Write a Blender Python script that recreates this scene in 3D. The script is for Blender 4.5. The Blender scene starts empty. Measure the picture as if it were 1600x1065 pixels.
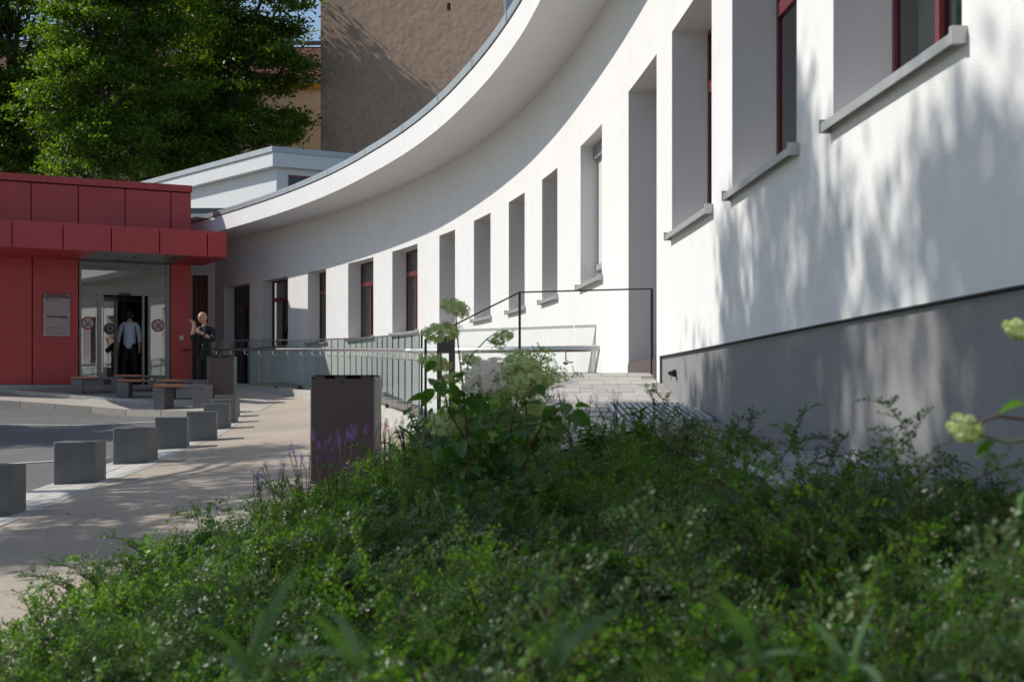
import bpy, bmesh, math, random
import numpy as np
from mathutils import Vector, Matrix
random.seed(7); RNG = np.random.default_rng(11)
SC = bpy.context.scene; COL = SC.collection
CZ = 1.4            # lens height above the ground under the camera
F = 2222.0          # focal length in photo pixels (50 mm)
HY = 628.0          # eye level
# ------------------------------------------------------------------ camera, light, exposure
cd = bpy.data.cameras.new('camera'); cam = bpy.data.objects.new('camera', cd); COL.objects.link(cam)
cam.location = (0, 0, CZ); cam.rotation_euler = (math.pi/2, 0, 0)
cd.lens = 50; cd.sensor_width = 36; cd.shift_y = (HY-532.5)/1600
cd.clip_start = .05; cd.clip_end = 3000
cd.dof.use_dof = True; cd.dof.focus_distance = 20; cd.dof.aperture_fstop = 5.0
SC.camera = cam
EL = math.radians(41); PHI = math.radians(15)
SUN = Vector((-math.cos(PHI)*math.cos(EL), math.sin(PHI)*math.cos(EL), math.sin(EL)))
w = bpy.data.worlds.new('World'); SC.world = w; w.use_nodes = True
nt = w.node_tree; sky = nt.nodes.new('ShaderNodeTexSky'); sky.sky_type = 'NISHITA'; sky.sun_disc = False
sky.sun_elevation = EL; sky.sun_rotation = math.atan2(SUN.x, SUN.y); sky.air_density = 1.0; sky.dust_density = .6
bg = nt.nodes['Background']; nt.links.new(sky.outputs[0], bg.inputs[0]); bg.inputs[1].default_value = .118
sl = bpy.data.lights.new('sun', 'SUN'); sl.energy = 4.2; sl.angle = math.radians(.53); sl.color = (1, .95, .88)
so = bpy.data.objects.new('sun', sl); COL.objects.link(so); so.rotation_euler = SUN.to_track_quat('Z', 'Y').to_euler()
SC.view_settings.view_transform = 'Standard'; SC.view_settings.look = 'None'
SC.view_settings.exposure = 0.0; SC.view_settings.gamma = 1; SC.view_settings.use_curve_mapping = False
SC.cycles.max_bounces = 8; SC.cycles.transparent_max_bounces = 24

# ------------------------------------------------------------------ materials
def mat(name, base, rough=.8, metal=0, noise=None, bump=None, spec=.5, amount=.25, col2=None, coord='Object'):
    m = bpy.data.materials.new(name); m.use_nodes = True; t = m.node_tree; b = t.nodes['Principled BSDF']
    b.inputs['Base Color'].default_value = (*base, 1); b.inputs['Roughness'].default_value = rough
    b.inputs['Metallic'].default_value = metal; b.inputs['Specular IOR Level'].default_value = spec
    tc = t.nodes.new('ShaderNodeTexCoord')
    if noise:
        mix = None
        src = None
        for i, sc_ in enumerate(noise):
            n = t.nodes.new('ShaderNodeTexNoise'); n.inputs['Scale'].default_value = sc_; n.inputs['Detail'].default_value = 5
            n.inputs['Roughness'].default_value = .6
            t.links.new(tc.outputs[coord], n.inputs['Vector'])
            if src is None: src = n.outputs[0]
            else:
                ad = t.nodes.new('ShaderNodeMath'); ad.operation = 'ADD'; t.links.new(src, ad.inputs[0]); t.links.new(n.outputs[0], ad.inputs[1])
                hf = t.nodes.new('ShaderNodeMath'); hf.operation = 'MULTIPLY'; hf.inputs[1].default_value = .5
                t.links.new(ad.outputs[0], hf.inputs[0]); src = hf.outputs[0]
        r = t.nodes.new('ShaderNodeValToRGB')
        r.color_ramp.elements[0].position = .33; r.color_ramp.elements[1].position = .67
        c2 = col2 or tuple(min(1, c*(1+amount)) for c in base); c1 = tuple(c*(1-amount) for c in base) if not col2 else base
        r.color_ramp.elements[0].color = (*c1, 1); r.color_ramp.elements[1].color = (*c2, 1)
        t.links.new(src, r.inputs[0]); t.links.new(r.outputs[0], b.inputs['Base Color'])
    if bump:
        n = t.nodes.new('ShaderNodeTexNoise'); n.inputs['Scale'].default_value = bump[0]; n.inputs['Detail'].default_value = 4
        t.links.new(tc.outputs[coord], n.inputs['Vector'])
        bp = t.nodes.new('ShaderNodeBump'); bp.inputs['Strength'].default_value = bump[1]; bp.inputs['Distance'].default_value = bump[2]
        t.links.new(n.outputs[0], bp.inputs['Height']); t.links.new(bp.outputs[0], b.inputs['Normal'])
    return m
def leaf_mat(name, ramp, trans=.35, rough=.45, spec=.4, tcol=None):
    m = bpy.data.materials.new(name); m.use_nodes = True; t = m.node_tree; b = t.nodes['Principled BSDF']; out = t.nodes['Material Output']
    g = t.nodes.new('ShaderNodeNewGeometry'); r = t.nodes.new('ShaderNodeValToRGB')
    el = r.color_ramp.elements
    el[0].position = 0; el[0].color = (*ramp[0], 1); el[1].position = 1; el[1].color = (*ramp[-1], 1)
    for i, c in enumerate(ramp[1:-1]):
        e = el.new((i+1)/(len(ramp)-1)); e.color = (*c, 1)
    t.links.new(g.outputs['Random Per Island'], r.inputs[0]); t.links.new(r.outputs[0], b.inputs['Base Color'])
    b.inputs['Roughness'].default_value = rough; b.inputs['Specular IOR Level'].default_value = spec
    tl = t.nodes.new('ShaderNodeBsdfTranslucent')
    mx = t.nodes.new('ShaderNodeMixRGB'); mx.blend_type = 'MULTIPLY'; mx.inputs[0].default_value = 1; mx.inputs[2].default_value = (*(tcol or (2.0, 2.1, .7)), 1)
    t.links.new(r.outputs[0], mx.inputs[1]); t.links.new(mx.outputs[0], tl.inputs[0])
    ms = t.nodes.new('ShaderNodeMixShader'); ms.inputs[0].default_value = trans
    t.links.new(b.outputs[0], ms.inputs[1]); t.links.new(tl.outputs[0], ms.inputs[2]); t.links.new(ms.outputs[0], out.inputs[0])
    return m
def glass_mat(name, tint, refl=1.0, ior=1.5, base=.0):
    m = bpy.data.materials.new(name); m.use_nodes = True; t = m.node_tree; out = t.nodes['Material Output']
    t.nodes.remove(t.nodes['Principled BSDF'])
    tr = t.nodes.new('ShaderNodeBsdfTransparent'); tr.inputs[0].default_value = (*tint, 1)
    gl = t.nodes.new('ShaderNodeBsdfGlossy'); gl.inputs['Roughness'].default_value = .015
    fr = t.nodes.new('ShaderNodeFresnel'); fr.inputs[0].default_value = ior
    ma = t.nodes.new('ShaderNodeMath'); ma.operation = 'MULTIPLY_ADD'; ma.inputs[1].default_value = refl; ma.inputs[2].default_value = base; ma.use_clamp = True
    t.links.new(fr.outputs[0], ma.inputs[0])
    ms = t.nodes.new('ShaderNodeMixShader'); t.links.new(ma.outputs[0], ms.inputs[0]); t.links.new(tr.outputs[0], ms.inputs[1]); t.links.new(gl.outputs[0], ms.inputs[2])
    t.links.new(ms.outputs[0], out.inputs[0]); return m
M = {}
M['plaster'] = mat('white plaster', (.80, .795, .78), .9, noise=(.7, 5), amount=.045, bump=(140, .55, .006), spec=.2)
M['soffit'] = mat('smooth white soffit', (.78, .775, .77), .9, noise=(.8, 3), amount=.03, spec=.2)
M['reveal'] = mat('white plaster reveal', (.74, .72, .72), .9, noise=(2, 30), amount=.03, bump=(90, .5, .004), spec=.2)
M['plinth'] = mat('grey plinth render', (.265, .262, .262), .9, noise=(1.5, 40), amount=.11, bump=(130, .6, .007), spec=.2)
M['shadow_black'] = mat('black painted shadow line', (.03, .03, .032), .6)
M['zinc'] = mat('zinc coping', (.42, .45, .46), .45, .55, noise=(2, 20), amount=.12)
M['darkzinc'] = mat('dark grey coping', (.13, .15, .16), .5, .3, noise=(2,), amount=.1)
M['alu'] = mat('anodised sill', (.52, .52, .51), .45, .6, noise=(6,), amount=.06)
M['redframe'] = mat('wine red frame paint', (.16, .028, .034), .4, noise=(8,), amount=.08)
M['red'] = mat('red facade panel', (.47, .048, .050), .38, noise=(1.1, 220), amount=.10, bump=(300, .12, .001), spec=.4)
M['redback'] = mat('dark joint backing', (.03, .006, .008), .8)
M['steel'] = mat('brushed stainless steel', (.68, .67, .66), .32, 1, noise=(30,), amount=.08)
M['darksteel'] = mat('dark flat bar steel', (.045, .045, .05), .5, .4, noise=(12,), amount=.1)
M['silver'] = mat('silver door frame', (.20, .20, .205), .4, .4, noise=(12,), amount=.04)
M['anth'] = mat('anthracite coated metal', (.098, .066, .065), .42, .25, noise=(3, 120), amount=.12, bump=(500, .1, .001))
M['binside'] = mat('bin side with painted light', (.19, .19, .18), .4, .3, noise=(3, 120), amount=.08)  # lighter colour stands in for light reflected on the bin's side
M['conc'] = mat('dark cast concrete', (.135, .14, .145), .75, noise=(4, 190), amount=.28, bump=(220, .5, .003))
M['benchc'] = mat('grey bench concrete', (.155, .155, .155), .7, noise=(5, 150), amount=.16, bump=(200, .3, .002))
M['wood'] = mat('orange brown slats', (.44, .18, .095), .5, noise=(6, 40), amount=.25, bump=(60, .3, .002))
M['asphalt'] = mat('asphalt', (.17, .16, .155), .93, noise=(.6, 45, 110), amount=.5, bump=(110, .9, .012), spec=.25)
M['path'] = mat('beige asphalt path', (.42, .36, .295), .92, noise=(.5, 38, 130), amount=.5, bump=(140, .8, .008), spec=.2)
M['plaza'] = mat('pale plaza paving', (.42, .385, .34), .9, noise=(.9, 40), amount=.18, bump=(60, .5, .006), spec=.2)
M['kerb'] = mat('granite kerb', (.50, .48, .44), .85, noise=(5, 90), amount=.22, bump=(80, .5, .004))
M['kerb2'] = mat('granite kerb darker', (.42, .41, .39), .85, noise=(5, 90), amount=.22, bump=(80, .5, .004))
M['paver'] = mat('concrete paver', (.47, .445, .41), .9, noise=(6, 80), amount=.12, bump=(90, .4, .003))
M['paver2'] = mat('concrete paver grey', (.41, .39, .365), .9, noise=(6, 80), amount=.12, bump=(90, .4, .003))
M['soil'] = mat('planting soil', (.055, .038, .026), .95, noise=(4, 60), amount=.5, bump=(40, 1, .03))
M['ground'] = mat('ground', (.10, .095, .085), .95, noise=(.4, 8), amount=.3)
M['paint'] = mat('pale road strip', (.62, .62, .60), .8, noise=(10, 60), amount=.25)
M['stone'] = mat('gravel stones', (.33, .29, .25), .9, noise=(9, 60), amount=.4)
M['basalt'] = mat('dark basalt block', (.045, .03, .03), .9, noise=(20, 90), amount=.4, bump=(60, .6, .006))
M['galv'] = mat('galvanised grating', (.50, .53, .56), .5, .35, noise=(30,), amount=.1)
M['pit'] = mat('light well concrete', (.07, .07, .07), .95)
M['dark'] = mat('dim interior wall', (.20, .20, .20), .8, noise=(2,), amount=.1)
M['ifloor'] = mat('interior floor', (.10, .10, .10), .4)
M['blind'] = mat('roller blind', (.62, .62, .60), .8, noise=(2,), amount=.02)
M['curtain'] = mat('pale curtain', (.62, .66, .58), .85, noise=(3,), amount=.1)
M['black'] = mat('black rubber', (.012, .012, .014), .5)
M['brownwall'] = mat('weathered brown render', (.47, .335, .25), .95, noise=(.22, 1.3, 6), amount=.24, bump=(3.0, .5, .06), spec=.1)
M['cream'] = mat('cream render', (.62, .52, .36), .9, noise=(.5,), amount=.06)
M['ochre'] = mat('ochre cornice', (.55, .27, .06), .85, noise=(1,), amount=.08)
M['grey'] = mat('grey gutter', (.25, .26, .27), .6, noise=(2,), amount=.1)
M['paleblock'] = mat('white render far wing', (.74, .75, .75), .9, noise=(.6, 4), amount=.03, bump=(20, .2, .01), spec=.2)
M['glass'] = glass_mat('window glass', (.55, .58, .57), 1.3, 1.5, .02)
M['doorglass'] = glass_mat('entrance glass', (.62, .66, .64), 1.5, 1.5, .22)
M['clear_glass'] = glass_mat('clear railing glass', (.93, .965, .95), .7, 1.4, .0)
M['rail_glass'] = glass_mat('greenish railing glass', (.80, .875, .855), 1.0, 1.45, .015)
M['glassedge'] = mat('polished glass edge', (.16, .26, .24), .2)
M['bark'] = mat('bark', (.075, .058, .042), .95, noise=(6, 30), amount=.4, bump=(18, .9, .04))
M['stem'] = mat('brown woody stem', (.10, .045, .025), .8, noise=(30,), amount=.3)
M['gstem'] = mat('green stem', (.09, .13, .04), .7, noise=(30,), amount=.2)
M['dry'] = mat('dry straw stalk', (.33, .24, .15), .9, noise=(30,), amount=.2)
M['skin'] = mat('skin', (.56, .31, .22), .5, noise=(20,), amount=.06)
M['hair'] = mat('dark hair', (.012, .010, .010), .6, noise=(80,), amount=.3)
M['navy'] = mat('navy black jacket cloth', (.014, .016, .022), .8, noise=(20, 120), amount=.3, bump=(20, .6, .02))
M['tee'] = mat('black shirt cloth', (.008, .008, .009), .85, noise=(60,), amount=.2)
M['trouser'] = mat('dark grey trouser cloth', (.022, .022, .025), .85, noise=(40,), amount=.3, bump=(15, .6, .02))
M['blacktrouser'] = mat('black trouser cloth', (.006, .006, .008), .8, noise=(40,), amount=.2)
M['shirt'] = mat('light blue shirt cloth', (.52, .57, .70), .8, noise=(25, 90), amount=.1, bump=(12, .8, .03))
M['shoe'] = mat('black leather shoe', (.01, .01, .01), .4)
M['gold'] = mat('watch metal', (.6, .5, .3), .3, 1)
M['white'] = mat('white plastic', (.78, .78, .76), .5)
M['signglass'] = mat('frosted pinkish sign plate', (.36, .27, .27), .25, noise=(3,), amount=.05)
M['signclear'] = mat('clear sign plate strip', (.11, .045, .05), .2)
M['ink'] = mat('black print', (.012, .012, .014), .6)
M['blueink'] = mat('blue print', (.03, .12, .42), .5)
M['greyink'] = mat('grey print', (.13, .10, .11), .6)
M['signred'] = mat('prohibition red', (.42, .02, .03), .5)
M['signwhite'] = mat('prohibition sign white film', (.45, .48, .47), .5)
M['darkblue'] = mat('dark blue film', (.012, .014, .05), .35)
M['striperw'] = mat('red film', (.62, .06, .06), .5)
M['leafA'] = leaf_mat('maple leaves', [(.034, .072, .013), (.060, .120, .018), (.09, .155, .022), (.14, .20, .03)], .45, tcol=(2.6, 2.5, .55))
M['leafB'] = leaf_mat('dark leaves', [(.024, .052, .014), (.040, .080, .018), (.060, .11, .022)], .38)
M['leafC'] = leaf_mat('light leaves', [(.045, .095, .016), (.08, .15, .02), (.13, .20, .028)], .45, tcol=(2.5, 2.4, .55))
M['cover'] = leaf_mat('honeysuckle leaves', [(.030, .080, .020), (.050, .118, .026), (.072, .155, .032), (.11, .20, .038)], .40, .40, .5)
M['cover2'] = leaf_mat('young honeysuckle leaves', [(.055, .135, .026), (.09, .19, .032), (.135, .24, .04)], .46, .42, .45)
M['hyleaf'] = leaf_mat('hydrangea leaves', [(.04, .11, .025), (.07, .16, .03), (.05, .125, .036)], .38, .42, .45)
M['hygreen'] = leaf_mat('pale green florets', [(.46, .54, .26), (.56, .62, .34), (.38, .46, .19)], .3, .6, .3, tcol=(1.3, 1.4, .7))
M['hywhite'] = leaf_mat('white florets', [(.80, .75, .68), (.86, .83, .78), (.70, .64, .56)], .3, .6, .3, tcol=(1.1, 1.05, .9))
M['salvia'] = leaf_mat('violet florets', [(.12, .06, .24), (.19, .10, .34), (.26, .16, .38)], .3, .6, .3, tcol=(1.4, 1.1, 1.4))
M['blade'] = leaf_mat('broad grass blades', [(.05, .12, .03), (.07, .15, .05), (.09, .17, .09)], .4, .4, .5)
# roof tile material: rows of pantiles far away
def tile_mat():
    m = mat('red roof tiles', (.22, .055, .035), .85); t = m.node_tree; b = t.nodes['Principled BSDF']
    tc = t.nodes.new('ShaderNodeTexCoord'); br = t.nodes.new('ShaderNodeTexBrick'); mp = t.nodes.new('ShaderNodeMapping')
    t.links.new(tc.outputs['Object'], mp.inputs[0]); t.links.new(mp.outputs[0], br.inputs['Vector'])
    mp.inputs['Rotation'].default_value = (math.radians(0), 0, 0)
    br.inputs['Color1'].default_value = (.30, .075, .045, 1); br.inputs['Color2'].default_value = (.17, .045, .035, 1); br.inputs['Mortar'].default_value = (.03, .012, .01, 1)
    br.inputs['Scale'].default_value = 1; br.inputs['Brick Width'].default_value = .24; br.inputs['Row Height'].default_value = .33; br.inputs['Mortar Size'].default_value = .035
    t.links.new(br.outputs[0], b.inputs['Base Color']); return m
M['tiles'] = tile_mat()

# ------------------------------------------------------------------ helpers
class MB:
    def __init__(s): s.v = []; s.f = []
    def quad(s, a, b, c, d):
        n = len(s.v); s.v += [tuple(a), tuple(b), tuple(c), tuple(d)]; s.f.append((n, n+1, n+2, n+3))
    def poly(s, pts):
        n = len(s.v); s.v += [tuple(p) for p in pts]; s.f.append(tuple(range(n, n+len(pts))))
    def hexa(s, lo, hi):     # lo, hi: 4 points each, counter-clockwise seen from above
        n = len(s.v); s.v += [tuple(p) for p in lo]+[tuple(p) for p in hi]
        s.f += [(n+3, n+2, n+1, n), (n+4, n+5, n+6, n+7)]
        for i in range(4):
            j = (i+1) % 4; s.f.append((n+i, n+j, n+4+j, n+4+i))
    def box(s, c, size, R=None):
        x, y, z = [q/2 for q in size]; c = Vector(c); R = R or Matrix.Identity(3)
        P = lambda a, b, d: c + R @ Vector((a*x, b*y, d*z))
        s.hexa([P(-1, -1, -1), P(1, -1, -1), P(1, 1, -1), P(-1, 1, -1)], [P(-1, -1, 1), P(1, -1, 1), P(1, 1, 1), P(-1, 1, 1)])
    def tube(s, pts, r, n=8, cap=True):
        pts = [Vector(p) for p in pts]; rs = r if isinstance(r, (list, tuple)) else [r]*len(pts)
        base = len(s.v); up = Vector((0, 0, 1)); prev = None
        for i, p in enumerate(pts):
            d = (pts[min(i+1, len(pts)-1)]-pts[max(i-1, 0)]).normalized()
            if prev is None: a = d.cross(up if abs(d.z) < .9 else Vector((1, 0, 0))).normalized()
            else: a = (prev - d*prev.dot(d)).normalized()
            prev = a; b = d.cross(a)
            for k in range(n):
                t = 2*math.pi*k/n; s.v.append(tuple(p+(a*math.cos(t)+b*math.sin(t))*rs[i]))
        for i in range(len(pts)-1):
            for k in range(n):
                k2 = (k+1) % n; s.f.append((base+i*n+k, base+i*n+k2, base+(i+1)*n+k2, base+(i+1)*n+k))
        if cap:
            s.f.append(tuple(base+k for k in reversed(range(n)))); s.f.append(tuple(base+(len(pts)-1)*n+k for k in range(n)))
    def sphere(s, c, r, n=8, m=6, sc=(1, 1, 1)):
        base = len(s.v); c = Vector(c)
        for i in range(m+1):
            th = math.pi*i/m
            for k in range(n):
                ph = 2*math.pi*k/n
                s.v.append((c.x+r*sc[0]*math.sin(th)*math.cos(ph), c.y+r*sc[1]*math.sin(th)*math.sin(ph), c.z+r*sc[2]*math.cos(th)))
        for i in range(m):
            for k in range(n):
                k2 = (k+1) % n; s.f.append((base+i*n+k, base+(i+1)*n+k, base+(i+1)*n+k2, base+i*n+k2))
    def mesh(s, name, m, smooth=False):
        me = bpy.data.meshes.new(name); me.from_pydata(s.v, [], s.f); me.materials.append(m)
        if smooth: me.polygons.foreach_set('use_smooth', [True]*len(me.polygons))
        me.update(); return me
    def build(s, name, m, parent=None, smooth=False, kind=None, bevel=0):
        return link(name, s.mesh(name, m, smooth), parent, kind, bevel)
def link(name, me, parent=None, kind=None, bevel=0):
    o = bpy.data.objects.new(name, me); COL.objects.link(o)
    if parent is not None:
        o.parent = parent; o.matrix_parent_inverse = Matrix.Translation(-Vector(parent.location)) if parent.get('_w') else Matrix.Identity(4)
    if kind: o['kind'] = kind
    if bevel:
        b = o.modifiers.new('edges', 'BEVEL'); b.width = bevel; b.segments = 2; b.limit_method = 'ANGLE'
    return o
def tag(o, label, cat, group=None):
    o['label'] = label; o['category'] = cat
    if group: o['group'] = group
    return o
def thing(name, loc, label, cat, group=None, rz=0):
    o = bpy.data.objects.new(name, None); COL.objects.link(o); o.location = loc; o.rotation_euler = (0, 0, rz); o.empty_display_size = .2
    return tag(o, label, cat, group)
def copy_tree(o, parent=None):
    c = o.copy(); COL.objects.link(c); c.parent = parent
    if parent is None and 'group' in o: c['group'] = o['group']
    for ch in o.children: copy_tree(ch, c)
    return c
def at(px, py, Y): return Vector(((px-800)/F*Y, Y, CZ+(HY-py)/F*Y))
def mesh_np(name, V, Fc, m, smooth=False):
    me = bpy.data.meshes.new(name); k = Fc.shape[1]
    me.vertices.add(len(V)); me.vertices.foreach_set('co', V.astype(np.float32).ravel())
    me.loops.add(Fc.size); me.loops.foreach_set('vertex_index', Fc.astype(np.int32).ravel())
    me.polygons.add(len(Fc)); me.polygons.foreach_set('loop_start', np.arange(0, Fc.size, k, dtype=np.int32)); me.polygons.foreach_set('loop_total', np.full(len(Fc), k, dtype=np.int32))
    me.materials.append(m); me.update(calc_edges=True); me.validate(); return me
def sstep(t): t = max(0, min(1, t)); return t*t*(3-2*t)
def interp(x, xs, ys): return float(np.interp(x, xs, ys))

# ------------------------------------------------------------------ terrain height
XLY, XLV = [0, 4, 6, 8, 10, 12, 14, 16.5, 18], [-1.52, -1.68, -1.96, -1.82, -1.48, -1.0, -.75, -.9, -1.1]
def bedL(Y): return interp(Y, XLY, XLV)
def bedR(Y): return interp(Y, [4.6, 5.2, 9, 11.2], [1.5, 1.0, 1.0, .12])
def wal(Y): return interp(Y, [-4, 5, 8, 10, 11, 12.3, 14.5, 17], [-.78, -.36, -.22, -.12, -.03, .25, .26, .26])
def pth(X, Y):
    Yc = min(Y, 33.5); e = -1.4+.0455*Yc + (.006*(Yc-25)**2 if Yc > 25 else 0)
    return e + .06*(max(-8, min(0, X))+4)
def g(X, Y):
    e = pth(X, Y)
    if Y < 18.5 and X > bedL(Y):
        t = max(0, min(1, (X-bedL(Y))/(bedR(Y)-bedL(Y)))); t = sstep(t)*.3 + t**1.6*.7
        f = 1 if Y < 16.8 else sstep((18.4-Y)/1.6)
        e = e + (wal(Y)-e)*t*f
    return e + CZ
def line2(X): return 31.9 + (-10.6-X)*.55
def boost(X, Y):
    b = .03*sstep((-5.0-X)/.9)
    if Y > line2(X)+.01: b += .06*sstep((-5.0-X)/.9)
    return b
def gp(X, Y): return min(g(X, Y)+boost(X, Y), CZ+.43)
def sheet(name, Ys, fl, fr, off, m, nx=None, hf=g, kind='structure', dx=.3):
    mb = MB(); n = nx or max(2, int(max(fr(y)-fl(y) for y in Ys)/dx))
    for y in Ys:
        a, b = fl(y), fr(y)
        for i in range(n+1):
            x = a+(b-a)*i/n; mb.v.append((x, y, hf(x, y)+off))
    for j in range(len(Ys)-1):
        for i in range(n):
            p = j*(n+1)+i; mb.f.append((p, p+1, p+n+2, p+n+1))
    return mb.build(name, m, smooth=True, kind=kind)
def rng(a, b, s): n = max(1, int(round((b-a)/s))); return [a+(b-a)*i/n for i in range(n+1)]
# ground to the horizon
xs = [-900, -300, -120, -60, -40, -25, -18]+rng(-15, 4, .5)+[6, 12, 25, 60, 120, 300, 900]; ys = [-200, -60, -20, -10]+rng(-6, 37, .5)+[42, 60, 90, 140, 300, 900, 2500]
mb = MB()
for y in ys:
    for x in xs: mb.v.append((x, y, (min(g(x, y), CZ+.4) if y < 40 else CZ+.4)-.12))
nx = len(xs)
for j in range(len(ys)-1):
    for i in range(nx-1): p = j*nx+i; mb.f.append((p, p+1, p+nx+1, p+nx))
mb.build('ground', M['ground'], kind='structure', smooth=True)
# band (stone strip) centre line, left and right edges
BY = [2, 11, 13.2, 15.2, 18.2, 20, 23.6, 26, 27.2]; BR = [-3.5, -3.76, -3.86, -3.9, -4.1, -4.14, -4.55, -4.9, -5.1]
def bandR(Y): return interp(Y, BY, BR)
def bandL(Y): return bandR(Y)-.62
# glass railing line
GL = [(-6.9, 33.6), (-6.2, 32.7), (-5.2, 31.3), (-4.13, 29.6), (-3.42, 27.6), (-2.75, 25.2), (-2.2, 22.8), (-1.7, 20.3), (-1.14, 17.5)]
def glX(Y): return interp(Y, [p[1] for p in GL[::-1]], [p[0] for p in GL[::-1]])
sheet('path', rng(1, 17.5, .4)+rng(17.9, 33.6, .4), bandR, lambda y: bedL(y) if y < 14 else (bedL(y)+(glX(max(y, 17.5))-bedL(y))*sstep((y-14)/3.5)), 0, M['path'])
def farA(X): return interp(X, [-16, -11.2, -8.5, -6.2, -5.0], [32.2, 31, 29.6, 27.7, 27.2])
# asphalt, far edge following the plaza kerb
mb = MB(); nxx = 48; rows = 60
for j in range(rows+1):
    for i in range(nxx+1):
        u = j/rows; x0 = -22+(17)*i/nxx
        y = 3+(farA(x0)-3)*u; x = -22+(bandL(y)+22)*i/nxx
        mb.v.append((x, y, g(x, y)-.02))
for j in range(rows):
    for i in range(nxx): p = j*(nxx+1)+i; mb.f.append((p, p+1, p+nxx+2, p+nxx+1))
mb.build('road', M['asphalt'], kind='structure', smooth=True)
# plaza in front of the entrance
mb = MB(); rows = 40; nxx = 60
for j in range(rows+1):
    for i in range(nxx+1):
        x = -22+15.9*i/nxx if i < nxx-14 else -10.05+5.2*(i-(nxx-14))/14
        x = -22 + 17.15*i/nxx
        y0 = farA(x)+.05; y1 = 37.5; y = y0+(y1-y0)*(j/rows)
        mb.v.append((x, y, gp(x, y)+.006))
for j in range(rows):
    for i in range(nxx): p = j*(nxx+1)+i; mb.f.append((p, p+1, p+nxx+2, p+nxx+1))
mb.build('plaza', M['plaza'], kind='structure', smooth=True)
sheet('planting_soil', rng(.2, 17, .3), bedL, lambda y: bedR(y)+.7, -.02, M['soil'])
# thin pale strips laid across the road
for (ya, yb, xa, xb, wd) in [(17.3, 17.3, -16, -4.9, .10), (27.2, 26.2, -14, -6.3, .12)]:
    mb = MB(); n = 40
    for i in range(n):
        p = []
        for q in (0, 1):
            t = (i+q)/n; x = xa+(xb-xa)*t; y = ya+(yb-ya)*t; p.append((x, y))
        (x0, y0), (x1, y1) = p
        mb.quad((x0, y0, g(x0, y0)-.008), (x1, y1, g(x1, y1)-.008), (x1, y1+wd, g(x1, y1+wd)-.008), (x0, y0+wd, g(x0, y0+wd)-.008))
    mb.build('road_strip', M['paint'], kind='structure')
# stone strip beneath the bollards: two rows of slabs and one row of setts
st = bpy.data.objects.new('stone_strip', None); COL.objects.link(st); st['kind'] = 'structure'; st['label'] = 'pale granite strip between road and beige path'
y = 8.5
while y < 27.0:
    L = .62
    for (a, b, nm, mm, n) in [(0, .27, 'slab', M['kerb'], 1), (.277, .50, 'slab', M['kerb'], 1), (.508, .62, 'sett', M['kerb2'], 3)]:
        for q in range(n):
            y0 = y+L*q/n+.006; y1 = y+L*(q+1)/n-.006; j = random.uniform(-.002, .004)
            lo = []; hi = []
            for (yy, xx) in ((y0, a), (y0, b), (y1, b), (y1, a)):
                X = bandL(yy)+xx; Z = g(X, yy)
                lo.append((X, yy, Z-.1)); hi.append((X, yy, Z+.004+j))
            mb = MB(); mb.hexa(lo, hi); mb.build(nm, mm, st)
    y += L
# plaza kerbs
def kerb_row(label, fy, x0, x1, h, mm, L=.9, dep=.14):
    k = thing('kerb', (0, 0, 0), label, 'kerb'); k['kind'] = 'structure'; del k['category']
    x = x0
    while x < x1:
        xe = min(x1, x+L); lo = []; hi = []
        for (xx, d) in ((x+.006, 0), (xe-.006, 0), (xe-.006, dep), (x+.006, dep)):
            yy = fy(xx)+d-.03; zt = gp(xx, yy+.2 if d == 0 else yy+.1)
            lo.append((xx, yy, g(xx, yy)-.2)); hi.append((xx, yy, gp(xx, fy(xx)+.2)+.012+random.uniform(-.003, .004)))
        b = MB(); b.hexa(lo, hi); b.build('kerb_stone', mm, k); x = xe
kerb_row('pale granite kerb between the asphalt and the entrance plaza', farA, -16, -5.0, .12, M['plaza'])
kerb_row('low second kerb step in front of the red wall', lambda x: line2(x), -14, -6.6, .06, M['kerb2'])

# ------------------------------------------------------------------ curved building
KS = 1.35/1.31
_P = [(35.19, -6.492), (33.3, -5.245), (31.38, -4.102), (28.88, -2.814), (26.32, -1.753), (24.17, -0.968), (22.13, -0.339), (19.96, 0.175), (18.03, 0.576), (14.94, 0.941), (9.68, 1.359), (7.5, 1.502), (5.15, 1.628), (4.64, 1.671)]
_py = np.array([p[0] for p in _P]); _px = np.array([p[1] for p in _P]); _c = np.polyfit(_py, _px, 4, w=1/_py); _d = np.polyder(_c)
def wx(Y):
    if Y < 3.6: return float(np.polyval(_c, 3.6)+(Y-3.6)*np.polyval(_d, 3.6)*.5)
    return float(np.polyval(_c, Y))
def wn(Y):       # outward normal in plan
    e = .02; dx = (wx(Y+e)-wx(Y-e))/(2*e); v = Vector((-1, dx, 0)); return v.normalized()
def wp(Y, z, off=0): n = wn(Y); return Vector((wx(Y)+n.x*off, Y+n.y*off, z))
def ypx(px):
    lo, hi = 3.0, 40.0
    for _ in range(60):
        m_ = (lo+hi)/2
        if 800+F*wx(m_)/m_ > px: lo = m_
        else: hi = m_
    return lo
HEAD = CZ+2.94; SILL = CZ+1.335; SOF = CZ+4.13; PL = CZ+.378; BASE = CZ-1.4; DOORF = CZ+.255
OPS = [  # pxL, pxR, bottom, style
 (350, 390, CZ+.35, 'dark'), (408, 450, SILL, 'tilt'), (481, 509.5, SILL, 'narrow'), (544, 583.5, SILL, 'red'), (613, 652.5, SILL, 'red'),
 (686.5, 711, SILL, 'deep'), (740.5, 766.5, SILL, 'deep'), (795, 819.8, SILL, 'deep'), (847, 871, SILL, 'deep'), (907, 940.5, SILL, 'blind'),
 (982, 1026, DOORF, 'door'), (1050, 1112, SILL, 'big'), (1144, 1245, SILL, 'big'), (1302, 1503, SILL, 'big')]
ops = []
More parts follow.
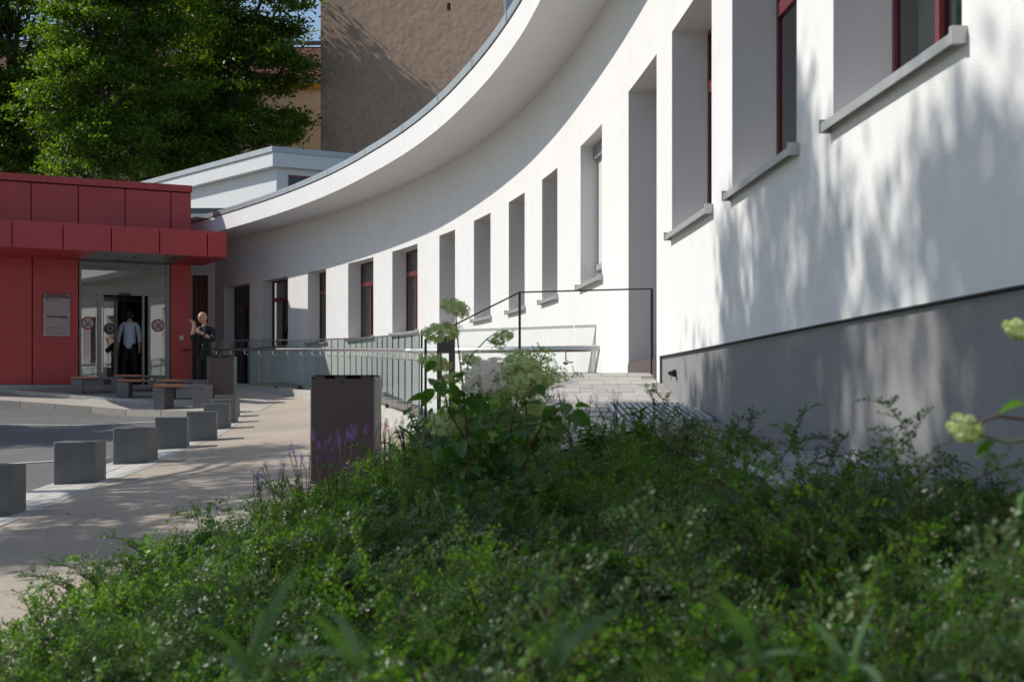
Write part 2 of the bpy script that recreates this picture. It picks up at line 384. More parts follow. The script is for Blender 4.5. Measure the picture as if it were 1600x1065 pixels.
for (a, b, s_, k) in OPS: ops.append((ypx(b), ypx(a), s_, k))     # near Y, far Y
YN, YF = -7.0, 38.6
cb = thing('curved_white_building', (0, 0, 0), 'long white rendered building with inward curving facade, deep windows and overhanging flat roof', 'building')
brk = set(rng(YN, YF, .45))
for a, b, _, _ in ops: brk = {y for y in brk if not (abs(y-a) < .12 or abs(y-b) < .12)} | {a, b}
ydoor_far = ops[10][1]; brk.add(ops[10][0]-.14)
brk = sorted(brk); YPL = ops[10][0]-.14
wl = MB(); RV = {}; DEP = .34
for y0, y1 in zip(brk[:-1], brk[1:]):
    mid = (y0+y1)/2; o_ = next((o for o in ops if o[0]-1e-6 <= y0 and y1 <= o[1]+1e-6), None)
    zb = PL if y1 <= YPL+1e-6 else BASE+.9
    segs = [(zb, SOF)] if not o_ else [(zb, o_[2]), (HEAD, SOF)]
    for za, zc in segs:
        if zc > za: wl.quad(wp(y1, za), wp(y0, za), wp(y0, zc), wp(y1, zc))
    if o_:   # head and bottom of the reveal
        wl_ = RV.setdefault(o_[0], MB()); wl_.quad(wp(y1, HEAD), wp(y0, HEAD), wp(y0, HEAD, -DEP), wp(y1, HEAD, -DEP))
        wl_.quad(wp(y0, o_[2]), wp(y1, o_[2]), wp(y1, o_[2], -DEP), wp(y0, o_[2], -DEP))
for a, b, s_, k in ops:
    for yy in (a, b): RV[a].quad(wp(yy, s_), wp(yy, s_, -DEP), wp(yy, HEAD, -DEP), wp(yy, HEAD))
wl.build('wall', M['plaster'], cb); [q.build('reveal', M['reveal'], cb) for q in RV.values()]
# plinth (set back a little) and a black strip painting the overhang's shadow line
pl = MB(); dr = MB(); ub = MB()
for y0, y1 in zip(brk[:-1], brk[1:]):
    if y1 <= YPL+1e-6:
        pl.quad(wp(y1, BASE, -.022), wp(y0, BASE, -.022), wp(y0, PL-.006, -.022), wp(y1, PL-.006, -.022))
        dr.quad(wp(y1, PL-.006, -.022), wp(y0, PL-.006, -.022), wp(y0, PL, .004), wp(y1, PL, .004))
        dr.quad(wp(y1, PL, .004), wp(y0, PL, .004), wp(y0, PL+.006, .003), wp(y1, PL+.006, .003))
pl.quad(wp(YPL, BASE), wp(YPL, BASE, -.3), wp(YPL, PL, -.3), wp(YPL, PL))
pl.build('plinth', M['plinth'], cb); dr.build('overhang_shadow_strip', M['shadow_black'], cb)
# roof: soffit, fascia, coping, deck
def ov(Y): return interp(Y, [10, 16, 20, 26, 33, 39], [.62, .72, .86, 1.0, .98, .9])
sf = MB(); fa = MB(); co = MB(); gapm = MB(); deck = MB(); ry = rng(YN, YF+1.6, .4)
FT = SOF+.365
for y0, y1 in zip(ry[:-1], ry[1:]):
    sf.quad(wp(y1, SOF, -.3), wp(y0, SOF, -.3), wp(y0, SOF, ov(y0)), wp(y1, SOF, ov(y1)))
    fa.quad(wp(y1, SOF, ov(y1)), wp(y0, SOF, ov(y0)), wp(y0, FT, ov(y0)), wp(y1, FT, ov(y1)))
    gapm.quad(wp(y1, FT, ov(y1)), wp(y0, FT, ov(y0)), wp(y0, FT+.03, ov(y0)-.03), wp(y1, FT+.03, ov(y1)-.03))
    A = [wp(y1, FT+.022, ov(y1)+.045), wp(y0, FT+.022, ov(y0)+.045), wp(y0, FT+.022, ov(y0)-.25), wp(y1, FT+.022, ov(y1)-.25)]
    deck.quad(wp(y1, FT+.03, ov(y1)-.22), wp(y0, FT+.03, ov(y0)-.22), wp(y0, FT+.03, -7), wp(y1, FT+.03, -7))
sf.build('soffit', M['soffit'], cb, smooth=True); fa.build('fascia', M['plaster'], cb, smooth=True); gapm.build('coping_shadow_strip', M['shadow_black'], cb)  # black strip painted in for the shadow line under the coping
deck.build('roof_deck', M['grey'], cb)
def coping(y0, y1):
    m_ = MB(); n = 6
    for i in range(n):
        a = y0+(y1-y0)*i/n; b = y0+(y1-y0)*(i+1)/n
        q = lambda y, o, z: wp(y, z, ov(y)+o)
        m_.quad(q(b, .02, FT+.02), q(a, .02, FT+.02), q(a, .02, FT+.135), q(b, .02, FT+.135))
        m_.quad(q(b, .02, FT+.135), q(a, .02, FT+.135), q(a, -.3, FT+.125), q(b, -.3, FT+.125))
        m_.quad(q(a, -.3, FT+.03), q(b, -.3, FT+.03), q(b, -.3, FT+.125), q(a, -.3, FT+.125))
        m_.quad(q(a, .02, FT+.02), q(b, .02, FT+.02), q(b, -.02, FT+.02), q(a, -.02, FT+.02))
    o = m_.build('coping', M['zinc'], cb)
    s_ = MB(); d = .02
    for yy in (y0,):
        s_.quad(wp(yy+d, FT+.018, ov(yy)+.026), wp(yy-d, FT+.018, ov(yy)+.026), wp(yy-d, FT+.139, ov(yy)+.026), wp(yy+d, FT+.139, ov(yy)+.026))
        s_.build('coping_seam', M['alu'], o)
yy = YN+.5
while yy < YF+1: coping(yy, yy+2.35-.008); yy += 2.35
# rooms behind: floor, back wall, ceiling
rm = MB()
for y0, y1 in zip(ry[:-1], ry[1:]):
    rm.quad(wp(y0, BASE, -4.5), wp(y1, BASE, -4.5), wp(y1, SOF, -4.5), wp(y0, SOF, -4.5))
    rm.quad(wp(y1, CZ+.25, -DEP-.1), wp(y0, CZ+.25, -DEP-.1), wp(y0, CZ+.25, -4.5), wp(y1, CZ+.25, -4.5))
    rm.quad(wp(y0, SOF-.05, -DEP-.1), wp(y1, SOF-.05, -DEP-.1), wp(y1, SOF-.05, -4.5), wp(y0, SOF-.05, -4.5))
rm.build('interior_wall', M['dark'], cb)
# wall core behind the frames so no light leaks between openings
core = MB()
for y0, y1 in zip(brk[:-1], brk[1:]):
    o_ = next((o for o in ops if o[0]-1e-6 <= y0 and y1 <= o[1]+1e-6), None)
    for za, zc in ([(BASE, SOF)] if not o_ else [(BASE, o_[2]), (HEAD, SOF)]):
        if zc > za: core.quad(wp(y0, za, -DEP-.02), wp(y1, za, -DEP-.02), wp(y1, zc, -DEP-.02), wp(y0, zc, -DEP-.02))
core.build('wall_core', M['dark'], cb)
def bar(mb_, y0, y1, z0, z1, d0, d1):   # block following the wall, depth range d0..d1 behind the face
    lo = [wp(y1, z0, -d0), wp(y0, z0, -d0), wp(y0, z0, -d1), wp(y1, z0, -d1)]; hi = [Vector((p.x, p.y, z1)) for p in lo]
    mb_.hexa(lo, hi)
for (a, b, s_, k) in ops:
    if k == 'door':
        d = MB(); bar(d, a, b, s_, HEAD, .36, .42); dd = d.build('door', M['silver'], cb)
        t_ = MB(); bar(t_, a+.01, b-.01, s_, s_+.12, -.006, .33); t_.build('threshold', M['anth'], dd)
        t_ = MB(); bar(t_, a+.0, b-.0, s_-.3, s_+.10, -.008, .02); t_.build('base_plate', M['anth'], dd)
        h_ = MB(); h_.tube([wp(a+.2, CZ+1.1, -.30), wp(a+.2, CZ+1.7, -.30)], .015); h_.build('handle', M['steel'], dd)
        continue
    fr = MB(); fw = .034; d0, d1 = .285, .335
    bar(fr, a, a+fw, s_, HEAD, d0, d1); bar(fr, b-fw, b, s_, HEAD, d0, d1); bar(fr, a+fw, b-fw, s_, s_+fw, d0, d1); bar(fr, a+fw, b-fw, HEAD-fw, HEAD, d0, d1)
    if k in ('red', 'tilt', 'dark', 'narrow', 'big'):
        zt = HEAD-.50; bar(fr, a+fw, b-fw, zt, zt+.09, d0-.004, d1)
        mid = b-fw-(b-a)*.36; bar(fr, mid-.025, mid+.025, s_+fw, zt, d0-.006, d1)
    win = fr.build('window', M['redframe'], cb)
    p = MB(); p.quad(wp(b-fw, s_+fw, -.30), wp(a+fw, s_+fw, -.30), wp(a+fw, HEAD-fw, -.30), wp(b-fw, HEAD-fw, -.30)); p.build('pane', M['glass'], win)
    if k in ('red', 'big', 'tilt'):   # curtain drawn partly behind the glass
        c_ = MB(); n = 14; A = b-fw; B = b-(b-a)*(.55 if k == 'big' else .4)
        for i in range(n):
            ya = A+(B-A)*i/n; yb = A+(B-A)*(i+1)/n; c_.quad(wp(ya, s_, -.40-.02*(i % 2)), wp(yb, s_, -.40-.02*((i+1) % 2)), wp(yb, HEAD, -.40-.02*((i+1) % 2)), wp(ya, HEAD, -.40-.02*(i % 2)))
        c_.build('curtain', M['curtain'], win)
    if k == 'blind':
        c_ = MB(); bar(c_, a+.01, b-.01, s_+.22, HEAD-.16, .20, .225); c_.build('blind', M['blind'], win)
        c_ = MB(); bar(c_, a+.01, b-.01, s_+.17, s_+.235, .17, .235); c_.build('blind_rail', M['alu'], win)
        c_ = MB(); bar(c_, a+.01, b-.01, HEAD-.16, HEAD-.002, .15, .25); c_.build('blind_box', M['grey'], win)
    if k == 'tilt':   # a sash tipped inward
        c_ = MB(); n = wn(a)
        lo0 = wp(a+.1, s_+.1, -.32); hi0 = wp(a+.1, HEAD-.6, -.55); c_.tube([lo0, hi0], .03, 4); lo1 = wp(a+(b-a)*.6, s_+.1, -.32); hi1 = wp(a+(b-a)*.6, HEAD-.6, -.55)
        c_.tube([lo1, hi1], .03, 4); c_.tube([hi0, hi1], .03, 4); c_.build('tilted_sash', M['redframe'], win)
    if s_ == SILL and k not in ():
        sl_ = MB(); ex = .045
        bar(sl_, a-ex, b+ex, s_-.02, s_-.002, -.05, .26); bar(sl_, a-ex, b+ex, s_-.045, s_-.004, -.053, -.046)
        o = sl_.build('sill', M['alu'], win)
        
        for (ea, eb) in ((a-ex-.008, a-ex+.022), (b+ex-.012, b+ex+.008)): e_ = MB(); bar(e_, ea, eb, s_-.048, s_+.016, -.058, .24); e_.build('sill_end_cap', M['alu'], o)
    if k == 'big' and a > 9:     # striped safety tape on the sash handle height
        for q in range(3):
            c_ = MB(); z = CZ+2.3+q*.045; bar(c_, a+.0, a+.16, z, z+.03, .26, .269); c_.build('warning_stripe', M['striperw'] if q != 1 else M['white'], win)
# recessed link wall between the curve and the red pavilion
LY = 36.9
def lx(px, Y=LY): return (px-800)/F*Y
lk = thing('recessed_link_wall', (lx(320), LY, CZ+.2), 'shaded grey link wall with a dark window between red pavilion and curved facade', 'wall')
def wbox(mb_, x0, x1, y0, y1, z0, z1): mb_.box(((x0+x1)/2, (y0+y1)/2, (z0+z1)/2), (x1-x0, y1-y0, z1-z0))
def lkb(*a_): 
    m_ = MB(); ox, oy, oz = lk.location; wbox(m_, a_[0]-ox, a_[1]-ox, a_[2]-oy, a_[3]-oy, a_[4]-oz, a_[5]-oz); return m_
m_ = lkb(lx(262), lx(299.5), LY, LY+.3, CZ, SOF); m_.build('wall', M['plaster'], lk)
m_ = lkb(lx(325), lx(352), LY, LY+.3, CZ, SOF); m_.build('wall', M['plaster'], lk)
m_ = lkb(lx(299.5), lx(325), LY, LY+.3, at(0, 430, LY).z, SOF); m_.build('wall', M['plaster'], lk)
fr = MB()
for a_ in [(lx(299.5), lx(301.5), CZ+.35, at(0, 430, LY).z), (lx(321.5), lx(325), CZ+.35, at(0, 430, LY).z), (lx(301.5), lx(321.5), at(0, 433, LY).z, at(0, 430, LY).z), (lx(309), lx(311), CZ+.35, at(0, 433, LY).z)]:
    ox, oy, oz = lk.location; wbox(fr, a_[0]-ox, a_[1]-ox, .12, .2, a_[2]-oz, a_[3]-oz)
fw_ = fr.build('window', M['redframe'], lk)
p = MB(); ox, oy, oz = lk.location; p.quad((lx(301)-ox, .16, CZ+.35-oz), (lx(322)-ox, .16, CZ+.35-oz), (lx(322)-ox, .16, at(0, 432, LY).z-oz), (lx(301)-ox, .16, at(0, 432, LY).z-oz)); p.build('pane', M['glass'], fw_)
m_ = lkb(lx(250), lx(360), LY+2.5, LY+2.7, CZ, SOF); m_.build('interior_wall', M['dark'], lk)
# small wall lamp on the plinth
yl = ypx(1052); q = at(1053, 583, yl)
lp = thing('wall_spotlight', wp(yl, q.z, -.03), 'small black spotlight fixed on the grey plinth near the door corner', 'lamp')
m_ = MB(); m_.tube([(0, 0, 0), (-.035, 0, 0)], .03, 10); m_.build('mount', M['black'], lp)
m_ = MB(); m_.tube([(-.03, .02, .0), (-.06, -.05, .0)], [.022, .018], 10); m_.build('lamp_head', M['darksteel'], lp)
m_ = MB(); m_.tube([(-.05, -.03, -.01), (-.055, -.05, -.06)], .003, 5); m_.build('cable', M['black'], lp)

# ------------------------------------------------------------------ red entrance pavilion
DIR = Vector((.891, .454, 0)); NR = Vector((.454, -.891, 0)); P1 = Vector((-.22594*34.5, 34.5, 0))
def tpx(px, off=0):
    o = P1+NR*off; a = (px-800)/F; return (a*o.y-o.x)/(DIR.x-a*DIR.y)
def rp(t, off, z): v = P1+DIR*t+NR*off; return Vector((v.x, v.y, z))
def rbar(mb_, t0, t1, o0, o1, z0, z1):   # o0 front offset > o1 back offset
    lo = [rp(t0, o0, z0), rp(t1, o0, z0), rp(t1, o1, z0), rp(t0, o1, z0)]; hi = [Vector((p.x, p.y, z1)) for p in lo]; mb_.hexa(lo, hi)
rbd = thing('red_entrance_pavilion', (0, 0, 0), 'red panelled entrance pavilion with projecting canopy and glazed automatic door', 'building')
ZT = CZ+5.24; ZCT = CZ+3.91; ZCB = CZ+3.315; ZW = ZCB+.02; FLO = CZ+.40; JG = .012
tL = tpx(-62); tR = tpx(298)
# backing
m_ = MB(); rbar(m_, tL, tR-.04, -.03, -.25, ZCB+.05, ZT-.15); rbar(m_, tR-.25, tR-.02, -.04, -8, ZCB+.05, ZT-.15); rbar(m_, tL, tL+.2, -.04, -8, FLO-.3, ZT-.15); rbar(m_, tL+.2, tR-.25, -7.8, -8, FLO-.3, ZT-.15); m_.build('wall', M['redback'], rbd)
def panels(pxs, off, z0, z1, th=.03, name='facade_panel', jt=JG):
    ts = [tpx(p, off) for p in pxs]
    for a_, b_ in zip(ts[:-1], ts[1:]):
        q = MB(); rbar(q, a_+jt, b_-jt, off, off-th, z0+jt, z1-jt*.3); q.build(name, M['red'], rbd, bevel=.004)
step = 73.5
panels([-62, -25, 48.5, 122.3, 195.6, 267, 298], 0, ZCT-.4, ZT-.18)
m_ = MB(); 
for a_, b_ in ((-62, 75), (75, 227), (227, 300.5)):
    m_ = MB(); rbar(m_, tpx(a_, .05)+.003, tpx(b_, .05)-.003, .06, -.35, ZT-.16, ZT); m_.build('coping', M['red'], rbd, bevel=.006)
m_ = MB(); rbar(m_, tL, tR, -.35, -8, ZT-.4, ZT-.25); m_.build('roof_deck', M['grey'], rbd)
panels([-55, 19, 98.5, 174, 249.5, 324.3, 355.2], 2.2, ZCB, ZCT)
tc1 = tpx(355.2, 2.2)
for a_, b_ in ((2.16, 1.1), (1.1, .03)):   # canopy side
    q = MB(); lo = [rp(tc1-.045, a_-.01, ZCB), rp(tc1-.012, a_-.01, ZCB), rp(tc1-.012, b_+.01, ZCB), rp(tc1-.045, b_+.01, ZCB)]; hi = [Vector((p.x, p.y, ZCT)) for p in lo]
    q.hexa(lo, hi); q.build('facade_panel', M['red'], rbd)
tcl = tpx(-55, 2.2)
m_ = MB(); rbar(m_, tcl, tc1-.05, 2.16, -.0, ZCB+.03, ZCT-.05); m_.build('canopy_core', M['redback'], rbd)
# canopy soffit panels, red left and right, silver over the door
M['softred'] = M['red']
sp = [(-45, 50), (50, 123.5), (123.5, 196), (196, 264), (264, 330)]
for i, (a_, b_) in enumerate(sp):
    q = MB(); t0 = max(tcl, tpx(a_, 0))+.006; t1 = min(tpx(b_, 0), tc1-.05)-.006
    rbar(q, t0, t1, 2.15, .0, ZCB+.005, ZCB+.025); q.build('soffit_panel', M['silver'] if i in (2, 3) else M['red'], rbd)
for t_, o_ in ((tpx(178), .55), (tpx(190), 1.3), (tpx(236), .6), (tpx(250), 1.4)):
    q = MB(); c = rp(t_, o_, ZCB); q.tube([c+Vector((0, 0, .004)), c-Vector((0, 0, .006))], .07, 14); q.build('downlight', M['black'], rbd)
# lower wall panels and pillar
panels([-62, -22, 50.5, 123], 0, FLO-.0, ZW)
panels([266.5, 298], .0, FLO-.05, ZW)
m_ = MB(); rbar(m_, tL, tpx(123)-.02, -.03, -.25, FLO-.3, ZW); rbar(m_, tpx(266.5)+.02, tR-.02, -.03, -.25, FLO-.3, ZW); rbar(m_, tR-.2, tR-.02, -.25, -7, FLO-.3, ZW+.1); m_.build('wall', M['redback'], rbd)
for i in range(8):
    q = MB(); t0 = tR-.02; a_ = -.02-i*.9
    q.hexa([rp(t0, a_, FLO), rp(t0+.03, a_, FLO), rp(t0+.03, a_-.88, FLO), rp(t0, a_-.88, FLO)], [rp(t0, a_, ZT-.18), rp(t0+.03, a_, ZT-.18), rp(t0+.03, a_-.88, ZT-.18), rp(t0, a_-.88, ZT-.18)]); q.build('facade_panel', M['red'], rbd)
m_ = MB(); 
for i in range(5):
    m_ = MB(); a_ = tpx(123)-(i+1)*1.0; rbar(m_, a_+.004, a_+.996, .06, -.1, FLO-.28, FLO+.0); m_.build('base_stone', M['kerb2'], rbd)
# entrance screen: frame, transom, header, fixed lights, sliding leaf
ta, tb = tpx(123.5, -.12), tpx(266, -.12); EO = -.08
zH0, zH1 = at(0, 461.5, 33.9).z, at(0, 450, 33.9).z
ent = MB()
rbar(ent, ta, ta+.05, EO, EO-.1, FLO, ZCB); rbar(ent, tb-.11, tb, EO, EO-.1, FLO, ZCB); rbar(ent, ta+.05, tb-.11, EO+.03, EO-.14, zH0, zH1); rbar(ent, ta+.05, tb-.11, EO, EO-.1, ZCB-.09, ZCB)
tm1a, tm1b = tpx(152.5, EO), tpx(162, EO); tm2a, tm2b = tpx(222.5, EO), tpx(235.5, EO)
rbar(ent, tm1a, tm1b, EO, EO-.09, FLO, zH0); rbar(ent, tm2a, tm2a+.05, EO, EO-.09, FLO, zH0); rbar(ent, tm2b-.06, tm2b, EO-.01, EO-.12, FLO, zH0)
rbar(ent, ta+.05, tm1a, EO, EO-.09, FLO, FLO+.12); rbar(ent, tm2b, tb-.11, EO, EO-.09, FLO, FLO+.12)
eo = ent.build('entrance_screen', M['silver'], rbd)
def rpane(name, t0, t1, off, z0, z1, m, par):
    q = MB(); q.quad(rp(t0, off, z0), rp(t1, off, z0), rp(t1, off, z1), rp(t0, off, z1)); return q.build(name, m, par)
rpane('pane', ta+.05, tb-.11, EO-.05, zH1, ZCB-.09, M['doorglass'], eo); rpane('pane', ta+.05, tm1a, EO-.05, FLO+.12, zH0, M['doorglass'], eo); rpane('pane', tm2b, tb-.11, EO-.05, FLO+.12, zH0, M['doorglass'], eo)
rpane('pane', tm1b, tpx(183, EO), EO-.35, FLO+.1, zH0-.1, M['doorglass'], eo)
q = MB(); rbar(q, tpx(183, EO), tpx(188, EO), EO-.3, EO-.4, FLO, zH0); rbar(q, tm1b, tpx(188, EO), EO-.3, EO-.4, zH0-.12, zH0-.02); rbar(q, tm1b, tpx(183, EO), EO-.3, EO-.4, FLO, FLO+.1); q.build('sliding_door_leaf', M['anth'], eo)
q = MB(); rbar(q, tpx(186, EO), tpx(203, EO), EO+.09, EO+.03, zH0-.015, zH0+.05); q.build('door_sensor', M['black'], eo)
q = MB(); rbar(q, tm1b-.05, tm1b-.03, EO+.03, EO, FLO+.3, zH0-.3); q.build('pull_handle', M['steel'], eo)
# vestibule inside
q = MB(); rbar(q, tpx(100), tR-.2, -.2, -6.5, FLO-.1, FLO); q.build('interior_floor', M['ifloor'], rbd)
q = MB(); rbar(q, tpx(90), tpx(95), -.2, -6.5, FLO, ZW); rbar(q, tpx(95), tR-.2, -6.4, -6.6, FLO, ZW); q.build('interior_wall', M['dark'], rbd)
q = MB(); rbar(q, tpx(95), tR-.2, -.26, -6.5, ZW-.05, ZW); q.build('interior_ceiling', M['blind'], rbd)
q = MB(); 
for px_ in (150, 170, 192, 214, 236): rbar(q, tpx(px_, -2.4), tpx(px_+2.6, -2.4), -2.4, -2.5, FLO, zH0+.1)
rbar(q, tpx(135, -2.4), tpx(255, -2.4), -2.38, -2.5, zH0, zH0+.12); q.build('inner_door_frame', M['anth'], rbd)
# prohibition signs on the glass
def disc(c, r0, r1, off, m, name, par, n=28):
    q = MB(); t0, z0 = c
    for i in range(n):
        a0 = 2*math.pi*i/n; a1 = 2*math.pi*(i+1)/n
        P = lambda r, a: rp(t0+r*math.cos(a), off, z0+r*math.sin(a))
        q.quad(P(r0, a0), P(r1, a0), P(r1, a1), P(r0, a1))
    return q.build(name, m, par)
for px_, py_ in ((137.5, 506), (247.5, 507)):
    t0 = tpx(px_, EO); z0 = at(px_, py_, 33.9).z; R_ = .155; o_ = EO-.035
    b_ = disc((t0, z0), .0, R_-.02, o_, M['signwhite'], 'no_smoking_sign', rbd); disc((t0, z0), R_-.03, R_, o_+.004, M['signred'], 'sign_ring', b_)
    q = MB(); c = rp(t0, o_+.006, z0)
    D1 = DIR*math.cos(math.radians(-45))+Vector((0, 0, 1))*math.sin(math.radians(-45)); D2 = DIR*math.cos(math.radians(45))+Vector((0, 0, 1))*math.sin(math.radians(45))
    q.quad(c-D1*.135-D2*.013, c+D1*.135-D2*.013, c+D1*.135+D2*.013, c-D1*.135+D2*.013); q.build('sign_bar', M['signred'], b_)
    q = MB(); c = rp(t0, o_+.003, z0-.02); q.quad(c-D2*.085-D1*.012, c+D2*.06-D1*.012, c+D2*.06+D1*.012, c-D2*.085+D1*.012)
    for s_ in range(3): c2 = c+D2*(.065+s_*.012)+Vector((0, 0, .01*s_)); q.quad(c2-DIR*.008, c2+DIR*.004, c2+DIR*.006+Vector((0, 0, .03)), c2-DIR*.006+Vector((0, 0, .03)))
    q.build('cigarette_mark', M['ink'], b_)
t0 = tpx(171.5, EO-.35); z0 = at(0, 514, 34.2).z
b_ = disc((t0, z0), 0, .14, EO-.33, M['darkblue'], 'round_door_sticker', rbd); disc((t0, z0+.01), .055, .07, EO-.325, M['signwhite'], 'sticker_ring', b_)
# name plate
sg = thing('entrance_sign', rp(tpx(88), .05, at(0, 492, 33).z), 'frosted glass plate reading Haupteingang on the red wall left of the door', 'sign')
sg.rotation_euler = (0, 0, math.atan2(DIR.y, DIR.x)); SW = .60; SH = .985
q = MB(); q.box((0, 0, -.05), (SW, .012, SH-.10)); q.build('plate', M['signglass'], sg)
q = MB(); q.box((0, .001, SH/2-.05), (SW, .012, .10)); q.build('clear_strip', M['signclear'], sg)
for sx in (-1, 1):
    for sz in (-.46, 0.0, .46):
        q = MB(); q.tube([(sx*.265, .03, sz), (sx*.265, -.02, sz)], .013, 10); q.build('fixing', M['white'], sg)
def text(s, x, z, size, m, par, bold=0):
    cu = bpy.data.curves.new('t', 'FONT'); cu.body = s; cu.size = size; cu.extrude = .0008; cu.offset = bold
    o = bpy.data.objects.new('t', cu); COL.objects.link(o); bpy.context.view_layer.update()
    me = bpy.data.meshes.new_from_object(o.evaluated_get(bpy.context.evaluated_depsgraph_get())); COL.objects.unlink(o); bpy.data.objects.remove(o)
    me.materials.clear(); me.materials.append(m); n = link('lettering', me, par); n.rotation_euler = (math.pi/2, 0, 0); n.location = (x, -.0085, z); return n
text('Haupteingang', -.235, -.06, .088, M['ink'], sg, .0022); text('Öffnungszeiten:', -.23, -.31, .05, M['greyink'], sg); text('Mo - Fr', -.23, -.37, .05, M['greyink'], sg)
text('08.00 Uhr - 18.00 Uhr', -.23, -.435, .05, M['greyink'], sg); text('Klinik Berlin', -.155, .345, .05, M['greyink'], sg); text('Haus am Park', -.155, .31, .032, M['greyink'], sg)
q = MB(); q.poly([(-.21+.04*math.cos(a*math.pi/10), -.009, .365+.022*math.sin(a*math.pi/10)) for a in range(20)]); q.build('logo', M['blueink'], sg)
cp = thing('call_button_plate', rp(tpx(283.3), .012, at(0, 527.5, 34.4).z), 'small white square button plate on the red pillar right of the door', 'button')
cp.rotation_euler = (0, 0, math.atan2(DIR.y, DIR.x)); q = MB(); q.box((0, 0, 0), (.09, .02, .09)); q.build('plate', M['white'], cp, bevel=.004); q = MB(); q.box((0, -.013, 0), (.02, .008, .04)); q.build('button', M['greyink'], cp)
hr = thing('short_wall_handrail', rp(tR-.1, .1, at(0, 546, 34.4).z), 'short dark red handrail fixed to the edge of the red pillar', 'handrail')
q = MB(); q.tube([(-.1, 0, 0), (.6, .3, .02), (.9, .8, .02)], .022, 8); q.build('rail', M['redframe'], hr); q = MB(); q.tube([(-.05, 0, -.01), (-.05, .08, -.07)], .01, 6); q.build('bracket', M['redframe'], hr)

# ------------------------------------------------------------------ far white wing, low roof, brown wall, tiled house
wg = thing('white_upper_wing', (0, 0, 0), 'flat roofed white wing behind the curved roof, grey coping on top', 'building')
C0 = at(425, 228, 45); dl = Vector((at(215, 285, 52.5)-C0).to_2d().to_3d()).normalized(); drr = Vector((at(545, 239, 46.3)-C0).to_2d().to_3d()).normalized()
def wing(mb_, inset, z0, z1, LL=12, LR=9):
    a = Vector((C0.x, C0.y, 0))+(dl+drr)*inset; p1 = a+dl*LL; p2 = a+dl*LL+drr*LR; p3 = a+drr*LR
    mb_.hexa([Vector((p.x, p.y, z0)) for p in (a, p3, p2, p1)], [Vector((p.x, p.y, z1)) for p in (a, p3, p2, p1)])
zt = C0.z; m_ = MB(); wing(m_, 0, zt-.17, zt); m_.build('coping', M['zinc'], wg); m_ = MB(); wing(m_, .05, zt-.62, zt-.172); m_.build('roof_slab', M['paleblock'], wg)
m_ = MB(); wing(m_, .32, CZ, zt-.622); m_.build('wall', M['paleblock'], wg)
a = Vector((C0.x, C0.y, 0))+(dl+drr)*.32
wa = a+drr*.42+(-dl)*.02
nn = Vector((drr.y, -drr.x, 0)); nn = nn if nn.y < 0 else -nn
def wq(u0, u1, z0, z1, off): return [a+drr*u0+nn*off+Vector((0, 0, z0)), a+drr*u1+nn*off+Vector((0, 0, z0)), a+drr*u1+nn*off+Vector((0, 0, z1)), a+drr*u0+nn*off+Vector((0, 0, z1))]
zw1 = at(0, 271, 45.3).z; zw0 = zw1-1.3
def wbx(mb_, u0, u1, z0, z1, o0, o1):
    A = wq(u0, u1, z0, z1, o0); B = wq(u0, u1, z0, z1, o1); mb_.hexa([A[0], A[1], B[1], B[0]], [A[3], A[2], B[2], B[3]])
m_ = MB(); wbx(m_, .4, .45, zw0, zw1, .03, -.03); wbx(m_, 1.55, 1.6, zw0, zw1, .03, -.03); wbx(m_, .45, 1.55, zw1-.05, zw1, .03, -.03); wbx(m_, .97, 1.02, zw0, zw1-.05, .03, -.03)
f_ = m_.build('window', M['redframe'], wg); m_ = MB(); m_.quad(*wq(.45, 1.55, zw0, zw1-.05, .012)); m_.build('pane', mat('dark far pane', (.02, .03, .03), .08), f_)
lr = thing('low_roof_block', (0, 0, 0), 'low white roof block with dark grey coping tucked behind the red pavilion', 'building')
m_ = MB(); z_ = at(0, 325, 40).z; wbox(m_, lx(285, 40), lx(352, 40), 40, 44, z_-.14, z_); m_.build('coping', M['darkzinc'], lr); m_ = MB(); wbox(m_, lx(287, 40), lx(350, 40), 40.05, 44, CZ+3, z_-.142); m_.build('wall', M['paleblock'], lr)
# brown firewall
bw = thing('brown_firewall_building', (0, 0, 0), 'tall windowless brown rendered firewall with diagonal tree shadows', 'building')
th = math.radians(27); dB = Vector((math.cos(th), -math.sin(th), 0)); nB = Vector((-math.sin(th), -math.cos(th), 0))
B0 = at(501, 200, 62); B0.z = 0
a_ = (787.5-800)/F; tt = (a_*B0.y-B0.x)/(dB.x-a_*dB.y); B1 = B0+dB*tt
def bq(mb_, u0, u1, z0, z1, o0, o1):
    P = lambda u, o: B0+dB*u-nB*o
    lo = [P(u0, o0), P(u1, o0), P(u1, o1), P(u0, o1)]; mb_.hexa([Vector((p.x, p.y, z0)) for p in lo], [Vector((p.x, p.y, z1)) for p in lo])
zh = at(701, 10, B0.y-5).z; us = (((701-800)/F)*B0.y-B0.x)/(dB.x-((701-800)/F)*dB.y); zh = CZ+(HY-11)/F*(B0.y+dB.y*us)
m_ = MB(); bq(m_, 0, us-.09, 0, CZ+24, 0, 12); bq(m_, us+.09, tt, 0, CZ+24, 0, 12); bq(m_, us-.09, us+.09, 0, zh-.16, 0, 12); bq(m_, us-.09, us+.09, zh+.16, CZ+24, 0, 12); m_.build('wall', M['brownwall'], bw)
m_ = MB(); bq(m_, us-.09, us+.09, zh-.16, zh+.16, .3, .35); m_.build('vent_opening', M['black'], bw)
m_ = MB(); bq(m_, tt-.0, tt+.1, 0, CZ+24, -.02, 12); m_.build('corner_trim', M['zinc'], bw)
